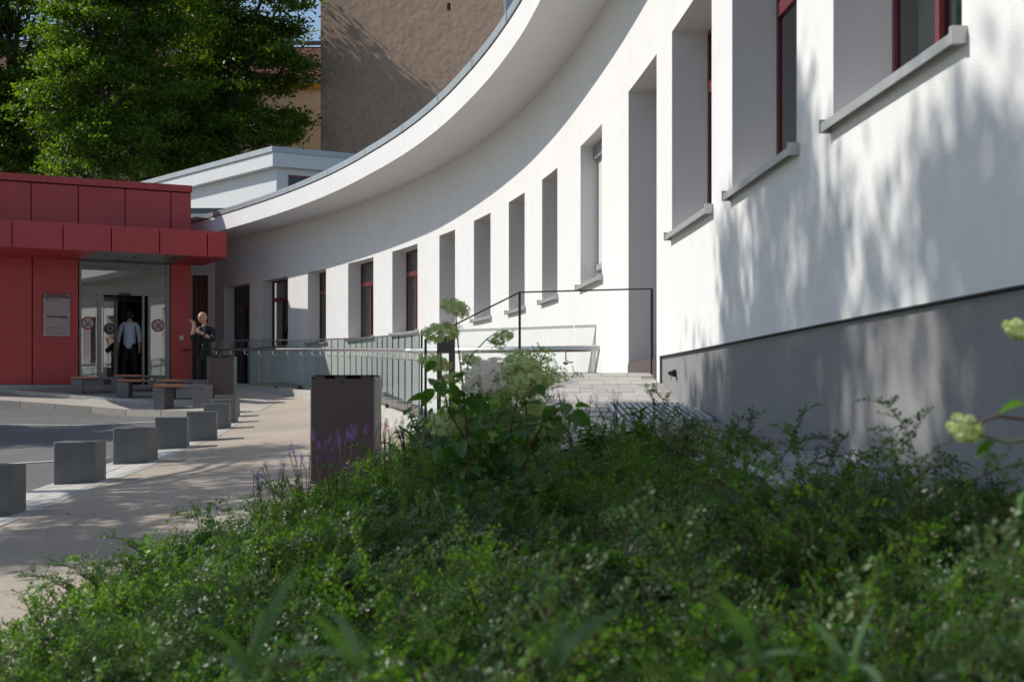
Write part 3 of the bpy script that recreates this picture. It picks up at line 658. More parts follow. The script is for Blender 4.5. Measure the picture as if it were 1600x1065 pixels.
# house with tiled roof
hs = thing('tiled_roof_house', (0, 0, 0), 'cream house with ochre cornice and red tiled roof behind the trees', 'building')
HYd = 74; x0, x1 = lx(-60, HYd), lx(520, HYd); zc = at(0, 131, HYd).z; ze = at(0, 125, HYd).z; zr = at(0, 76, HYd+4).z
m_ = MB(); wbox(m_, x0, x1, HYd, HYd+9, 0, zc-.3); m_.build('wall', M['cream'], hs)
m_ = MB(); wbox(m_, x0-.2, x1, HYd-.25, HYd+9, zc-.3, zc); m_.build('cornice', M['ochre'], hs)
m_ = MB(); wbox(m_, x0-.3, x1, HYd-.45, HYd-.1, zc+.002, zc+.2); m_.build('gutter', M['grey'], hs)
rl = math.hypot(4, zr-ze); ang = math.atan2(zr-ze, 4)
r_ = MB(); L_ = x1-x0; r_.box((L_/2, rl/2, 0), (L_+.4, rl, .08)); ro = r_.build('roof', M['tiles'], hs); ro.location = (x0, HYd-.2, zc+.2); ro.rotation_euler = (ang, 0, 0)
m_ = MB(); m_.tube([(x0-.2, HYd+3.8, zr+.25), (x1, HYd+3.8, zr+.25)], .13, 8); m_.build('ridge', M['darkzinc'], hs)
for i, px_ in enumerate((440, 360, 250, 110, 30)):
    X_ = lx(px_, HYd); m_ = MB(); wbox(m_, X_, X_+.35, HYd+1.5, HYd+2, zc+.8, zr+.1); m_.build('vent_pipe', M['grey'], ro.parent)
for X_ in [lx(p_, HYd) for p_ in (370, 310, 240, 160, 80)]:
    for z_ in (at(0, 190, HYd).z, at(0, 290, HYd).z):
        m_ = MB(); wbox(m_, X_-.45, X_+.45, HYd-.04, HYd+.02, z_, z_+1.5); f_ = m_.build('window', M['white'], hs); m_ = MB(); wbox(m_, X_-.38, X_+.38, HYd-.05, HYd-.045, z_+.07, z_+1.43); m_.build('pane', bpy.data.materials['dark far pane'], f_)

# ------------------------------------------------------------------ bollards
def cube_bollard():
    s = .40; m_ = MB(); m_.box((0, 0, s/2-.03), (s, s, s+.06)); me = m_.mesh('bollard', M['conc'])
    bm = bmesh.new(); bm.from_mesh(me); bmesh.ops.bevel(bm, geom=list(bm.edges), offset=.022, segments=3, affect='EDGES', profile=.6); bm.to_mesh(me); bm.free()
    me.polygons.foreach_set('use_smooth', [True]*len(me.polygons)); me.set_sharp_from_angle(angle=math.radians(50)); return me
bme = cube_bollard(); BL = [(-4.12, 11.3, 2), (-4.22, 13.9, 0), (-4.26, 16.1, -2), (-4.37, 18.3, 8), (-4.27, 19.6, 9), (-4.64, 22.4, 7), (-4.88, 24.2, 4), (-5.24, 26.2, 3)]
BLL = ['frontmost grey concrete cube, cut by the left picture edge', 'second grey concrete cube from the front, dappled with shade', 'dark shaded concrete cube between two paler ones, third from front', 'wide looking concrete cube standing fourth from the front', 'concrete cube fifth from the front, close against the fourth', 'concrete cube sixth from the front near the benches', 'concrete cube just before the last one, beside the bench end', 'hindmost concrete cube right in front of the tall far bin']
for (X, Y, r), lb in zip(BL, BLL):
    o = link('cube_bollard', bme); o.location = (X, Y, g(X, Y)); o.rotation_euler = (0, 0, math.radians(r)); tag(o, lb, 'bollard', 'concrete cube bollards between road and path')

# ------------------------------------------------------------------ litter bins
def make_bin(X, Y, rz, label):
    t = thing('litter_bin', (X, Y, g(X, Y)), label, 'bin', 'tall anthracite litter bins', rz)
    W, D, H = .52, .32, .92
    m_ = MB(); m_.box((0, -D/2+.006, (H-.03)/2), (W, .012, H-.03)); m_.build('front_panel', M['anth'], t, bevel=.003)
    m_ = MB(); m_.box((0, D/2-.006, H/2), (W, .012, H)); m_.build('back_panel', M['anth'], t)
    for s in (-1, 1):
        m_ = MB(); m_.box((s*(W/2+.008), 0, H/2-.006), (.014, D-.002, H-.012)); o = m_.build('side_panel', M['binside'], t, bevel=.003)
        for z in (.06, H*.55, H-.05):
            for y_ in (-D/2+.03, D/2-.03):
                q = MB(); q.tube([(s*(W/2+.014), y_, z), (s*(W/2+.018), y_, z)], .006, 8); q.build('screw', M['black'], o)
    m_ = MB(); m_.box((0, 0, H-.001), (W+.032, D+.012, .006)); m_.build('lid', M['anth'], t)
    m_ = MB()
    for x in (-.2, -.02, .2): m_.box((x, -D/2+.01, H-.02), (.09, .01, .026))
    m_.build('lid_spacer', M['anth'], t)
    m_ = MB(); m_.tube([(0, -D/2, H-.06), (0, -D/2-.004, H-.06)], .012, 10); m_.build('lock', M['black'], t)
    return t
make_bin((540-800)/F*12.1, 12.15, math.radians(-5), 'dark brown grey metal bin standing behind the violet flowers, nearest bin')
b2 = make_bin((347.5-800)/F*29.5, 29.5, 0, 'far grey metal bin beside the benches in front of the man in black')
b2.location.z = gp(b2.location.x, 29.5)

# ------------------------------------------------------------------ benches
def make_bench():
    t = thing('bench', (0, 0, 0), '', 'bench', 'low grey benches with orange brown slats in front of the entrance')
    L, D, H = 1.12, .44, .43
    for s in (-1, 1):
        m_ = MB(); m_.box((s*(L/2-.13), 0, (H-.06)/2-.02), (.25, D, H-.06+.04)); m_.build('leg', M['benchc'], t, bevel=.006)
    for (x0, x1) in ((.06, L/2),):
        m_ = MB(); m_.box(((x0+x1)/2, 0, H-.03), (x1-x0, D, .06)); m_.build('seat_slab', M['benchc'], t, bevel=.006)
    m_ = MB(); m_.box((-(L/2-.06)/2-.002+.0, 0, H-.052), (L/2+.06-.01, D-.02, .02)); m_.build('seat_frame', M['darksteel'], t)
    for i in range(5):
        m_ = MB(); m_.box((-(L/2-.06)/2, (-2+i)*.084, H-.012), (L/2+.06-.012, .072, .055)); m_.build('slat', M['wood'], t, bevel=.005)
    return t
b0 = make_bench()
BN = [(286, 28.9, -12, .47/.42, 'nearest grey bench, its legs in front of the other benches'), (288, 30.2, -14, 1.0, 'bench behind the nearest one, orange slats at its left end'), (226, 31.2, 4, .92, 'grey bench left of the nearest bench, orange slats on the left'),
      (218, 32.3, 12, .88, 'hindmost bench, before the door opening'), (152, 32.0, 14, .86, 'leftmost dark bench in the shade before the left glass panel')]
for i, (px_, Y, r, s, lb) in enumerate(BN):
    o = b0 if i == 0 else copy_tree(b0); X = (px_-800)/F*Y; o.location = (X, Y, gp(X, Y)-.01); o.rotation_euler = (0, 0, math.radians(r)); o.scale = (1, 1, s); o['label'] = lb

# ------------------------------------------------------------------ curved glass railing with handrail
def polyline(pts, step):
    P = [Vector((p[0], p[1], 0)) for p in pts]
    # Catmull-Rom resample
    out = []; 
    for i in range(len(P)-1):
        p0 = P[max(0, i-1)]; p1 = P[i]; p2 = P[i+1]; p3 = P[min(len(P)-1, i+2)]
        for k in range(20):
            t = k/20; out.append(.5*((2*p1)+(-p0+p2)*t+(2*p0-5*p1+4*p2-p3)*t*t+(-p0+3*p1-3*p2+p3)*t**3))
    out.append(P[-1]); d = [0]
    for a, b in zip(out[:-1], out[1:]): d.append(d[-1]+(b-a).length)
    n = max(1, int(round(d[-1]/step))); res = []
    for k in range(n+1):
        s = d[-1]*k/n; j = int(np.searchsorted(d, s)); j = max(1, min(len(out)-1, j)); u = (s-d[j-1])/max(1e-9, d[j]-d[j-1]); res.append(out[j-1]+(out[j]-out[j-1])*u)
    return res
RZ = lambda Y: CZ+interp(Y, [17.5, 29.6, 32.7, 33.6], [-.17, .29, .41, .43])
gr = thing('curved_glass_railing', (0, 0, 0), 'curving balustrade of upright greenish glass panes along the ramp', 'railing')
pts = polyline(GL, .72)
kb = MB()
for i, (a, b) in enumerate(zip(pts[:-1], pts[1:])):
    d = (b-a).normalized(); n = Vector((d.y, -d.x, 0)); a2 = a+d*.006; b2_ = b-d*.006
    za, zb = RZ(a.y), RZ(b.y); tk = .008
    lo = [a2+n*tk+Vector((0, 0, za)), b2_+n*tk+Vector((0, 0, zb)), b2_-n*tk+Vector((0, 0, zb)), a2-n*tk+Vector((0, 0, za))]
    q = MB(); hi = [p+Vector((0, 0, 1.0)) for p in lo]
    q.quad(lo[0], lo[1], hi[1], hi[0]); o = q.build('glass_pane', M['rail_glass'], gr)
    q = MB(); q.quad(lo[1], lo[2], hi[2], hi[1]); q.quad(lo[3], lo[0], hi[0], hi[3]); q.build('glass_edge', M['glassedge'], o)
    q = MB(); q.hexa([p+Vector((0, 0, 1.0)) for p in lo], [p+Vector((0, 0, 1.022)) for p in lo]); q.build('top_edge', M['steel'], o)
    if i % 3 == 1:
        q = MB(); q.box((a.x-.0, a.y, za-.12), (.05, .05, .26)); q.build('foot', M['darksteel'], gr)
    # kerb below
    lo = [a+n*.05+Vector((0, 0, g(a.x, a.y)-.1)), b+n*.05+Vector((0, 0, g(b.x, b.y)-.1)), b-n*.09+Vector((0, 0, g(b.x, b.y)-.1)), a-n*.09+Vector((0, 0, g(a.x, a.y)-.1))]
    kz = [za-.05, zb-.05, zb-.05, za-.05]; hi = [Vector((p.x, p.y, max(z, p.z+.11))) for p, z in zip(lo, kz)]
    q = MB(); q.hexa(lo, hi); q.build('ramp_kerb', M['kerb'], gr)
hd = thing('ramp_handrail', (0, 0, 0), 'round stainless handrail on brackets along the curved glass', 'handrail')
rp_ = []
for i, a in enumerate(pts):
    b = pts[min(i+1, len(pts)-1)] if i < len(pts)-1 else a; pz = pts[i-1] if i else a
    d = (b-pz).normalized(); n = Vector((d.y, -d.x, 0)); n = n if n.x < 0 else -n
    rp_.append((a+n*.09+Vector((0, 0, RZ(a.y)+.80)), a, n))
q = MB(); q.tube([p[0] for p in rp_], .03, 10); q.build('rail', M['steel'], hd, smooth=True)
for i, (p, a, n) in enumerate(rp_):
    if i % 1 == 0:
        q = MB(); q.tube([p, p-Vector((0, 0, .1)), p-Vector((0, 0, .115))-n*.03, Vector((a.x, a.y, p.z-.115))+n*.005], .008, 6); q.build('bracket', M['steel'], hd)
# second straight glass run in front of the white wall
G0 = Vector((-1.14, 17.5, 0)); G1 = Vector((lx(952, 15.25), 15.25, 0))
g2 = thing('straight_glass_railing', (0, 0, 0), 'low clear glass balustrade before the sunlit wall, left of the side door', 'railing')
cuts = [0, .42, .875, 1.0]
zt0, zt1 = at(0, 520.5, 17.5).z, at(0, 510.5, 15.25).z
d = (G1-G0).normalized(); n = Vector((d.y, -d.x, 0)); L_ = (G1-G0).length
tcut = []
for px_ in (660, 780, 897, 950):
    a_ = (px_-800)/F; tcut.append((a_*G0.y-G0.x)/(d.x-a_*d.y))
for u0, u1 in zip(tcut[:-1], tcut[1:]):
    a = G0+d*(u0+.02); b = G0+d*(u1-.02); za = zt0+(zt1-zt0)*u0/L_; zb = zt0+(zt1-zt0)*u1/L_
    z0a, z0b = CZ-.17+.42*u0/L_, CZ-.17+.42*u1/L_
    q = MB(); q.quad(a+Vector((0, 0, z0a)), b+Vector((0, 0, z0b)), b+Vector((0, 0, zb)), a+Vector((0, 0, za))); o = q.build('glass_pane', M['clear_glass'], g2)
    q = MB(); q.hexa([a+n*.012+Vector((0, 0, za)), b+n*.012+Vector((0, 0, zb)), b-n*.012+Vector((0, 0, zb)), a-n*.012+Vector((0, 0, za))], [a+n*.012+Vector((0, 0, za+.03)), b+n*.012+Vector((0, 0, zb+.03)), b-n*.012+Vector((0, 0, zb+.03)), a-n*.012+Vector((0, 0, za+.03))]); q.build('top_edge', M['alu'], o)
q = MB(); 
for u in (tcut[0]-.02, tcut[2]+.0):
    pass
q.box((G0.x+.03, G0.y-.02, CZ+.35), (.025, .025, 1.04)); q.build('end_post', M['darksteel'], g2)
q = MB(); a_ = (1000-800)/F; ue = (a_*G0.y-G0.x)/(d.x-a_*d.y); us_ = ((775-800)/F*G0.y-G0.x)/(d.x-(775-800)/F*d.y)
za = at(0, 592, (G0+d*us_).y).z; z1 = at(0, 581, (G0+d*ue).y).z
A, B = G0+d*us_+n*.05, G0+d*ue+n*.05; A2, B2 = A-n*.1, B-n*.1
q.hexa([A+Vector((0, 0, za-.3)), B+Vector((0, 0, z1-.3)), B2+Vector((0, 0, z1-.3)), A2+Vector((0, 0, za-.3))], [A+Vector((0, 0, za+.07)), B+Vector((0, 0, z1)), B2+Vector((0, 0, z1)), A2+Vector((0, 0, za+.07))]); q.build('base_channel', M['anth'], g2)
h2 = thing('straight_handrail', (0, 0, 0), 'thick round stainless rail on two ball brackets before the white wall', 'handrail')
def gpos(px_, off, z):
    o = G0+n*off; a_ = (px_-800)/F; u = (a_*o.y-o.x)/(d.x-a_*d.y); v = o+d*u; return Vector((v.x, v.y, z))
e0 = gpos(640, .12, 0); e0.z = at(0, 548.5, e0.y).z; e1 = gpos(937, .12, 0); e1.z = at(0, 544, e1.y).z
q = MB(); q.tube([rp_[-1][0]+Vector((.0, .0, .0)), e0.lerp(e1, .02), e1], [.026, .034, .034], 16); q.build('rail', M['steel'], h2, smooth=True)
for px_ in (723, 884):
    p = gpos(px_, .12, 0); u = (p-e0).length/(e1-e0).length if False else (px_-640)/297; p.z = e0.z+(e1.z-e0.z)*u-.03
    q = MB(); q.tube([p, p-Vector((0, 0, .09))], .009, 8); q.sphere(p-Vector((0, 0, .115)), .033, 12, 8); q.tube([p-Vector((0, 0, .115)), p-Vector((0, 0, .115))-n*.11], .01, 8); q.build('bracket', M['steel'], h2, smooth=True)
# low kink in the rail post: dark inverted U stand
YS = 12.9
us2 = thing('inverted_u_stand', (lx(697, YS), YS, g(lx(697, YS), YS)), 'dark inverted U shaped stand half hidden by the tall hydrangea', 'stand')
zT = at(0, 525, YS).z-us2.location.z; W_ = 28/F*YS
q = MB(); q.box((0, 0, zT-.075), (W_, .10, .15)); q.build('top_panel', M['anth'], us2); 
for s, ww in ((-1, .035), (1, .055)):
    q = MB(); q.box((s*(W_/2-ww/2), 0, (zT-.152)/2-.05), (ww, .10, zT-.152+.1)); q.build('leg', M['anth'], us2)
# black flat bar railing by the steps
sr = thing('black_step_railing', (0, 0, 0), 'thin black flat bar railing rising beside the steps to the side door', 'railing')
Pa = at(1018.5, 451, 12.2); Pb = at(812, 456.5, 12.75); Pc = at(712, 506, 12.8); Pd = at(665, 530, 12.82)
q = MB()
def flat(mb_, a, b, w_=.02, h_=.012):
    a, b = Vector(a), Vector(b); dd = (b-a); L = dd.length; dd.normalize(); yv = Vector((0, 0, 1)).cross(dd)
    if yv.length < .1: yv = Vector((0, 1, 0))
    yv.normalize(); zv = dd.cross(yv); R = Matrix((dd, yv, zv)).transposed(); mb_.box((a+b)/2, (L, w_, h_), R)
flat(q, Pb, Pa); flat(q, Pd, Pb); q.build('top_rail', M['darksteel'], sr)
for p, zb in ((Pa, CZ+.24), (Pb, g(Pb.x, Pb.y)-.05), (Pd, g(Pd.x, Pd.y)-.05)):
    q = MB(); q.box((p.x, p.y, (p.z+zb)/2), (.022, .022, p.z-zb)); q.build('post', M['darksteel'], sr)
stp = thing('concrete_steps', (0, 0, 0), 'few pale concrete steps beside the black railing, mostly hidden by plants', 'steps')
for i in range(5):
    q = MB(); x0_, x1_ = -.85+i*.2, .12; wbox(q, x0_, x1_, 13.0, 14.6, CZ-.9, CZ-.42+i*.145); 
    if i < 4: q = MB(); wbox(q, x0_, x0_+.199, 13.0, 14.6, CZ-.9, CZ-.42+(i+1)*.13)
    q.build('step', M['kerb'], stp)

# ------------------------------------------------------------------ paved landing, gratings, gravel strip, stone
pv = bpy.data.objects.new('paved_landing', None); COL.objects.link(pv); pv['kind'] = 'structure'; pv['label'] = 'sloping landing of pale concrete pavers before the side door'
pb = MB()
ya = 9.3
Ys_ = rng(9.3, 14.9, .25)
for y0, y1 in zip(Ys_[:-1], Ys_[1:]):
    for i in range(8):
        f = lambda y, k: -.0+(wx(y)+.1)*k/8
        pb.quad((f(y0, i), y0, g(f(y0, i), y0)-.001), (f(y0, i+1), y0, g(f(y0, i+1), y0)-.001), (f(y1, i+1), y1, g(f(y1, i+1), y1)-.001), (f(y1, i), y1, g(f(y1, i), y1)-.001))
pb.build('bedding', mat('joint sand', (.36, .34, .31), .95, noise=(30,), amount=.2), pv)
row = 0; y = 9.4
while y < 14.8:
    x = -.0+(.11 if row % 2 else 0)
    while x+.2 < wx(y+.1)+.02:
        if not (y < 10.95 and .72 < x+.1 < 1.36 and y > 9.5) and not (y > 12.7 and x < .12):
            j = random.uniform(-.002, .002); c = [(x+.002, y+.002), (x+.218, y+.002), (x+.218, y+.158), (x+.002, y+.158)]
            lo = [(a, b, g(a, b)-.03) for a, b in c]; hi = [(a, b, g(a, b)+.006+j) for a, b in c]
            q = MB(); q.hexa(lo, hi); q.build('paver', M['paver'] if random.random() < .7 else M['paver2'], pv)
        x += .22
    y += .16; row += 1
def grate(name_lbl, x0, x1, y0, y1, along):
    t = thing('light_well_grate', ((x0+x1)/2, (y0+y1)/2, g((x0+x1)/2, (y0+y1)/2)), name_lbl, 'grate', 'galvanised light well grates')
    ox, oy, oz = t.location; H = lambda x, y: g(x, y)+.018-oz
    def strip(mb_, xa, ya_, xb, yb_, w_, h_):
        a = Vector((xa-ox, ya_-oy, H(xa, ya_))); b = Vector((xb-ox, yb_-oy, H(xb, yb_))); flat(mb_, a, b, w_, h_)
    q = MB(); 
    for (a, b) in (((x0, y0), (x1, y0)), ((x1, y0), (x1, y1)), ((x1, y1), (x0, y1)), ((x0, y1), (x0, y0))): strip(q, *a, *b, .02, .035)
    q.build('frame', M['galv'], t)
    n = int((x1-x0)/.045) if along else int((y1-y0)/.045)
    for i in range(1, n):
        q = MB()
        if along: X = x0+(x1-x0)*i/n; strip(q, X, y0, X, y1, .012, .03)
        else: Yy = y0+(y1-y0)*i/n; strip(q, x0, Yy, x1, Yy, .012, .03)
        q.build('bar', M['galv'], t)
    q = MB()
    for i in range(1, 60):
        if along: Yy = y0+(y1-y0)*i/60; strip(q, x0, Yy, x1, Yy, .004, .008) if i % 3 == 0 else None
        else: X = x0+(x1-x0)*i/60; strip(q, X, y0, X, y1, .004, .008) if i % 4 == 0 else None
    q.build('cross_wires', M['galv'], t)
    q = MB(); q.box((0, 0, -.35), (x1-x0+.06, y1-y0+.06, .5)); q.f = [f for f in q.f]; q.build('shaft', M['pit'], t)
grate('galvanised grate set into the pavers below the door landing', .74, 1.34, 9.55, 10.95, True)
grate('galvanised grate half covered by shrubs at the foot of the plinth', 1.02, 1.55, 5.3, 6.9, False)
# gravel strip along the wall
ng = 5200; ii = 0
V = []; Fc = []
ico = np.array([(1, 0, 0), (-1, 0, 0), (0, 1, 0), (0, -1, 0), (0, 0, 1), (0, 0, -1)], float); fcs = [(0, 2, 4), (2, 1, 4), (1, 3, 4), (3, 0, 4), (2, 0, 5), (1, 2, 5), (3, 1, 5), (0, 3, 5)]
for i in range(ng):
    Yy = random.uniform(3.0, 9.5); xw = wx(Yy)+.04; X = random.uniform(bedR(Yy)-.05, xw)
    if 5.25 < Yy < 6.95 and 1.0 < X < 1.57: continue
    r = random.uniform(.010, .026); s_ = np.array([random.uniform(.7, 1.3), random.uniform(.7, 1.3), random.uniform(.4, .8)])*r; a = random.uniform(0, 6.28)
    R = np.array([[math.cos(a), -math.sin(a), 0], [math.sin(a), math.cos(a), 0], [0, 0, 1]]); p = (ico*s_+RNG.normal(0, r*.12, (6, 3)))@R.T+np.array([X, Yy, g(X, Yy)-.01+r*.3])
    b = len(V)*6; V.append(p); Fc += [[b+q_ for q_ in f] for f in fcs]
tgrv = link('gravel', mesh_np('gravel', np.concatenate(V), np.array(Fc), M['stone']), kind='stuff')
sheet('gravel_bed', rng(2.6, 9.6, .4), lambda y: bedR(y)-.1, lambda y: wx(y)+.06, -.006, M['stone'], dx=.2)
XB, YB = lx(1503, 5.0), 5.0
bs = thing('basalt_block', (XB, YB, g(XB, YB)-.01), 'dark basalt block lying by the plinth at lower right', 'stone'); q = MB(); q.box((0, 0, .05), (.085, .09, .1)); q.build('block', M['basalt'], bs, bevel=.01)

# ------------------------------------------------------------------ people
def skin(name, joints, edges, m, parent, sub=2, root=0, extra=None):
    me = bpy.data.meshes.new(name); me.from_pydata([j[0] for j in joints], edges, []); me.materials.append(m)
    o = bpy.data.objects.new(name, me); COL.objects.link(o); o.modifiers.new('s', 'SKIN')
    for i, j in enumerate(joints):
        r = j[1]; sv = me.skin_vertices[0].data[i]; sv.radius = r if isinstance(r, tuple) else (r, r); sv.use_root = (i == root)
    s2 = o.modifiers.new('u', 'SUBSURF'); s2.levels = sub; s2.render_levels = sub
    bpy.context.view_layer.update()
    m2 = bpy.data.meshes.new_from_object(o.evaluated_get(bpy.context.evaluated_depsgraph_get())); bpy.data.objects.remove(o)
    if extra:
        bm = bmesh.new(); bm.from_mesh(m2)
        for e in extra: t_ = e.mesh('x', m); bm.from_mesh(t_)
        bm.to_mesh(m2); bm.free()
    m2.materials.clear(); m2.materials.append(m); m2.polygons.foreach_set('use_smooth', [True]*len(m2.polygons)); m2.polygons.foreach_set('material_index', [0]*len(m2.polygons))
    return link(name, m2, parent)
def head_mesh(c, yaw, pitch, R=.098):
    c = Vector(c); q = MB(); n, k = 20, 16; Rm = Matrix.Rotation(yaw, 3, 'Z') @ Matrix.Rotation(pitch, 3, 'X')
    for i in range(k+1):
        th = math.pi*i/k
        for j in range(n):
            ph = 2*math.pi*j/n; d_ = Vector((math.sin(th)*math.cos(ph), math.sin(th)*math.sin(ph), math.cos(th)))
            p = Vector((d_.x*.086, d_.y*.104, d_.z*.125))
            if d_.z < -.1: p.x *= 1-.28*min(1, (-d_.z-.1)*1.1); p.y = p.y*(1-.25*min(1, -d_.z)) if d_.y > 0 else p.y
            if d_.y < -.3 and d_.z < .35: p.y -= .004
            f_ = max(0, -d_.y-.88)*8
            if -.35 < d_.z < .15: p.y -= .022*max(0, 1-abs(d_.x)/.18)*(1 if d_.y < 0 else 0)*(.4+.6*(1-(d_.z+.35)/.5))
            if .08 < d_.z < .28 and d_.y < -.5: p.y -= .005
            if -.05 < d_.z < .08 and d_.y < -.5 and .2 < abs(d_.x) < .6: p.y += .010
            q.v.append(tuple(c+Rm @ p))
    for i in range(k):
        for j in range(n):
            j2 = (j+1) % n; q.f.append((i*n+j, (i+1)*n+j, (i+1)*n+j2, i*n+j2))
    for s in (-1, 1):
        e = MB(); e.sphere((0, 0, 0), .03, 8, 6, (.35, .75, 1.1)); b = len(q.v); q.v += [tuple(c+Rm @ (Vector(v)+Vector((s*.088, .008, -.01)))) for v in e.v]; q.f += [tuple(b+t for t in f) for f in e.f]
    return q, Rm
def fingers(J, E, palm, d, side, up, curl=.4, r=.0085):
    d = Vector(d).normalized(); side = Vector(side).normalized(); up = Vector(up).normalized(); base = Vector(J[palm][0])
    for i, L in enumerate((.068, .078, .072, .056)):
        a = base+side*((i-1.5)*.019)+d*.03; i0 = len(J); J.append((tuple(a), .010)); E.append((palm, i0))
        b = a+(d+up*curl*.4)*L*.5; i1 = len(J); J.append((tuple(b), r)); E.append((i0, i1)); c = b+(d*.7+up*curl)*L*.5; i2 = len(J); J.append((tuple(c), r*.8)); E.append((i1, i2))
    a = base+side*-.035+d*.005; i0 = len(J); J.append((tuple(a), .011)); E.append((palm, i0)); b = a+(d*.6-side*.5+up*.3)*.045; i1 = len(J); J.append((tuple(b), .009)); E.append((i0, i1))
# man in black, facing the camera
MY = 30.5; MX = (320-800)/F*MY
pm = thing('person', (MX, MY, gp(MX, MY)), 'bald man in open black jacket bending his arms, standing right of the red pillar', 'person')
pm.rotation_euler = (0, 0, -.30); hc = Vector((-.01, -.07, 1.70))
J = [((.0, 0, .95), (.11, .075)), ((0, 0, 1.10), (.10, .07)), ((0, .01, 1.28), (.12, .08)), ((0, 0, 1.43), (.10, .065)), ((.01, -.015, 1.53), .052), ((.02, -.03, 1.62), .06),
     ((-.19, 0, 1.44), .055), ((-.20, -.17, 1.26), .045), ((-.125, -.22, 1.51), .037), ((-.13, -.215, 1.585), (.038, .024)),
     ((.19, 0, 1.44), .055), ((.27, -.12, 1.22), .043), ((.08, -.26, 1.36), .036), ((.01, -.28, 1.405), (.036, .022)),
     ((-.09, 0, .88), .085), ((-.11, -.01, .48), .056), ((-.12, .01, .08), .04), ((-.13, -.14, .03), .035),
     ((.09, 0, .88), .085), ((.12, -.03, .48), .056), ((.13, .0, .08), .04), ((.15, -.14, .03), .035)]
E = [(0, 1), (1, 2), (2, 3), (3, 4), (4, 5), (3, 6), (6, 7), (7, 8), (8, 9), (3, 10), (10, 11), (11, 12), (12, 13), (0, 14), (14, 15), (15, 16), (16, 17), (0, 18), (18, 19), (19, 20), (20, 21)]
fingers(J, E, 9, (-.45, -.1, .5), (.8, 0, .3), (-.2, -.9, -.2), 1.3); fingers(J, E, 13, (-1, -.1, .25), (.2, 0, 1), (0, -.3, -.4), .35)
hq, Rm = head_mesh(hc, -.45, .14); skin('body', J, E, M['skin'], pm, extra=[hq])
for s in (-1, 1):
    q = MB(); q.sphere(hc+Rm @ Vector((s*.031, -.093, .012)), .010, 8, 6, (1.3, .6, .7)); q.build('eye', M['ink'], pm)
    q = MB(); q.tube([hc+Rm @ Vector((s*.014, -.105, .032)), hc+Rm @ Vector((s*.050, -.094, .033))], .004, 5); q.build('eyebrow', M['greyink'], pm)
q = MB(); q.tube([hc+Rm @ Vector((-.024, -.096, -.06)), hc+Rm @ Vector((0, -.104, -.058)), hc+Rm @ Vector((.024, -.096, -.06))], .0045, 5); q.build('mouth', mat('lips', (.30, .09, .08), .5), pm)
J = [((0, 0, .74), (.18, .14)), ((0, 0, .86), (.175, .135)), ((0, 0, 1.12), (.155, .12)), ((0, .012, 1.30), (.160, .118)), ((0, .008, 1.45), (.12, .09)), ((.01, .0, 1.50), (.075, .07)),
     ((-.195, .005, 1.445), .072), ((-.21, -.175, 1.25), .064), ((-.17, -.20, 1.36), .054), ((.195, .005, 1.445), .072), ((.285, -.12, 1.215), .062), ((.20, -.18, 1.28), .050)]
E = [(0, 1), (1, 2), (2, 3), (3, 4), (4, 5), (4, 6), (6, 7), (7, 8), (4, 9), (9, 10), (10, 11)]
skin('jacket', J, E, M['navy'], pm)
q = MB(); 
for i in range(8):
    z0_ = .86+i*.08; z1_ = z0_+.08; wdt = .05+.0*i; yy0 = -.118-(.012 if 3 < i < 7 else 0)
    q.quad((-wdt, yy0, z0_), (wdt+.02, yy0, z0_), (wdt+.02, yy0, z1_), (-wdt, yy0, z1_))
q = MB(); q.sphere((.015, -.035, 1.2), .1, 14, 12, (.75, .98, 3.2)); q.build('shirt', M['tee'], pm, smooth=True)
for s in (-1, 1):
    q = MB(); q.tube([(s*.055, -.10, 1.50), (s*.075, -.125, 1.33), (s*.075, -.118, 1.1), (s*.095, -.12, .84)], [.012, .02, .018, .016], 6); q.build('jacket_edge', M['navy'], pm, smooth=True)
for s in (-1, 1):
    q = MB(); q.tube([(s*.05, -.06, 1.53), (s*.11, -.02, 1.505)], [.018, .012], 6); q.build('shoulder_tab', M['navy'], pm)
q = MB(); q.sphere((.02, -.135, 1.12), .014, 8, 6); q.sphere((.03, -.14, 1.05), .008, 8, 6); q.build('button', M['white'], pm)
J = [((0, 0, 1.0), (.15, .11)), ((-.09, 0, .86), .098), ((-.112, -.01, .48), .076), ((-.122, .01, .10), .066), ((.09, 0, .86), .098), ((.122, -.03, .48), .076), ((.132, 0, .10), .066)]
skin('trousers', J, [(0, 1), (1, 2), (2, 3), (0, 4), (4, 5), (5, 6)], M['trouser'], pm)
q = MB(); q.sphere((.10, -.135, .90), .03, 10, 8, (.8, .6, 1.2)); q.build('belt_pouch', M['shoe'], pm)
q = MB(); q.tube([(.108, -.245, 1.345), (.135, -.225, 1.328)], .037, 12); q.build('watch', M['shoe'], pm); q = MB(); q.tube([(.112, -.275, 1.36), (.112, -.283, 1.363)], .017, 12); q.build('watch_face', M['gold'], pm)
for s in (-1, 1): q = MB(); q.sphere((s*.13, -.07, .045), .06, 12, 8, (.8, 2.1, .75)); q.build('shoe', M['shoe'], pm, smooth=True)
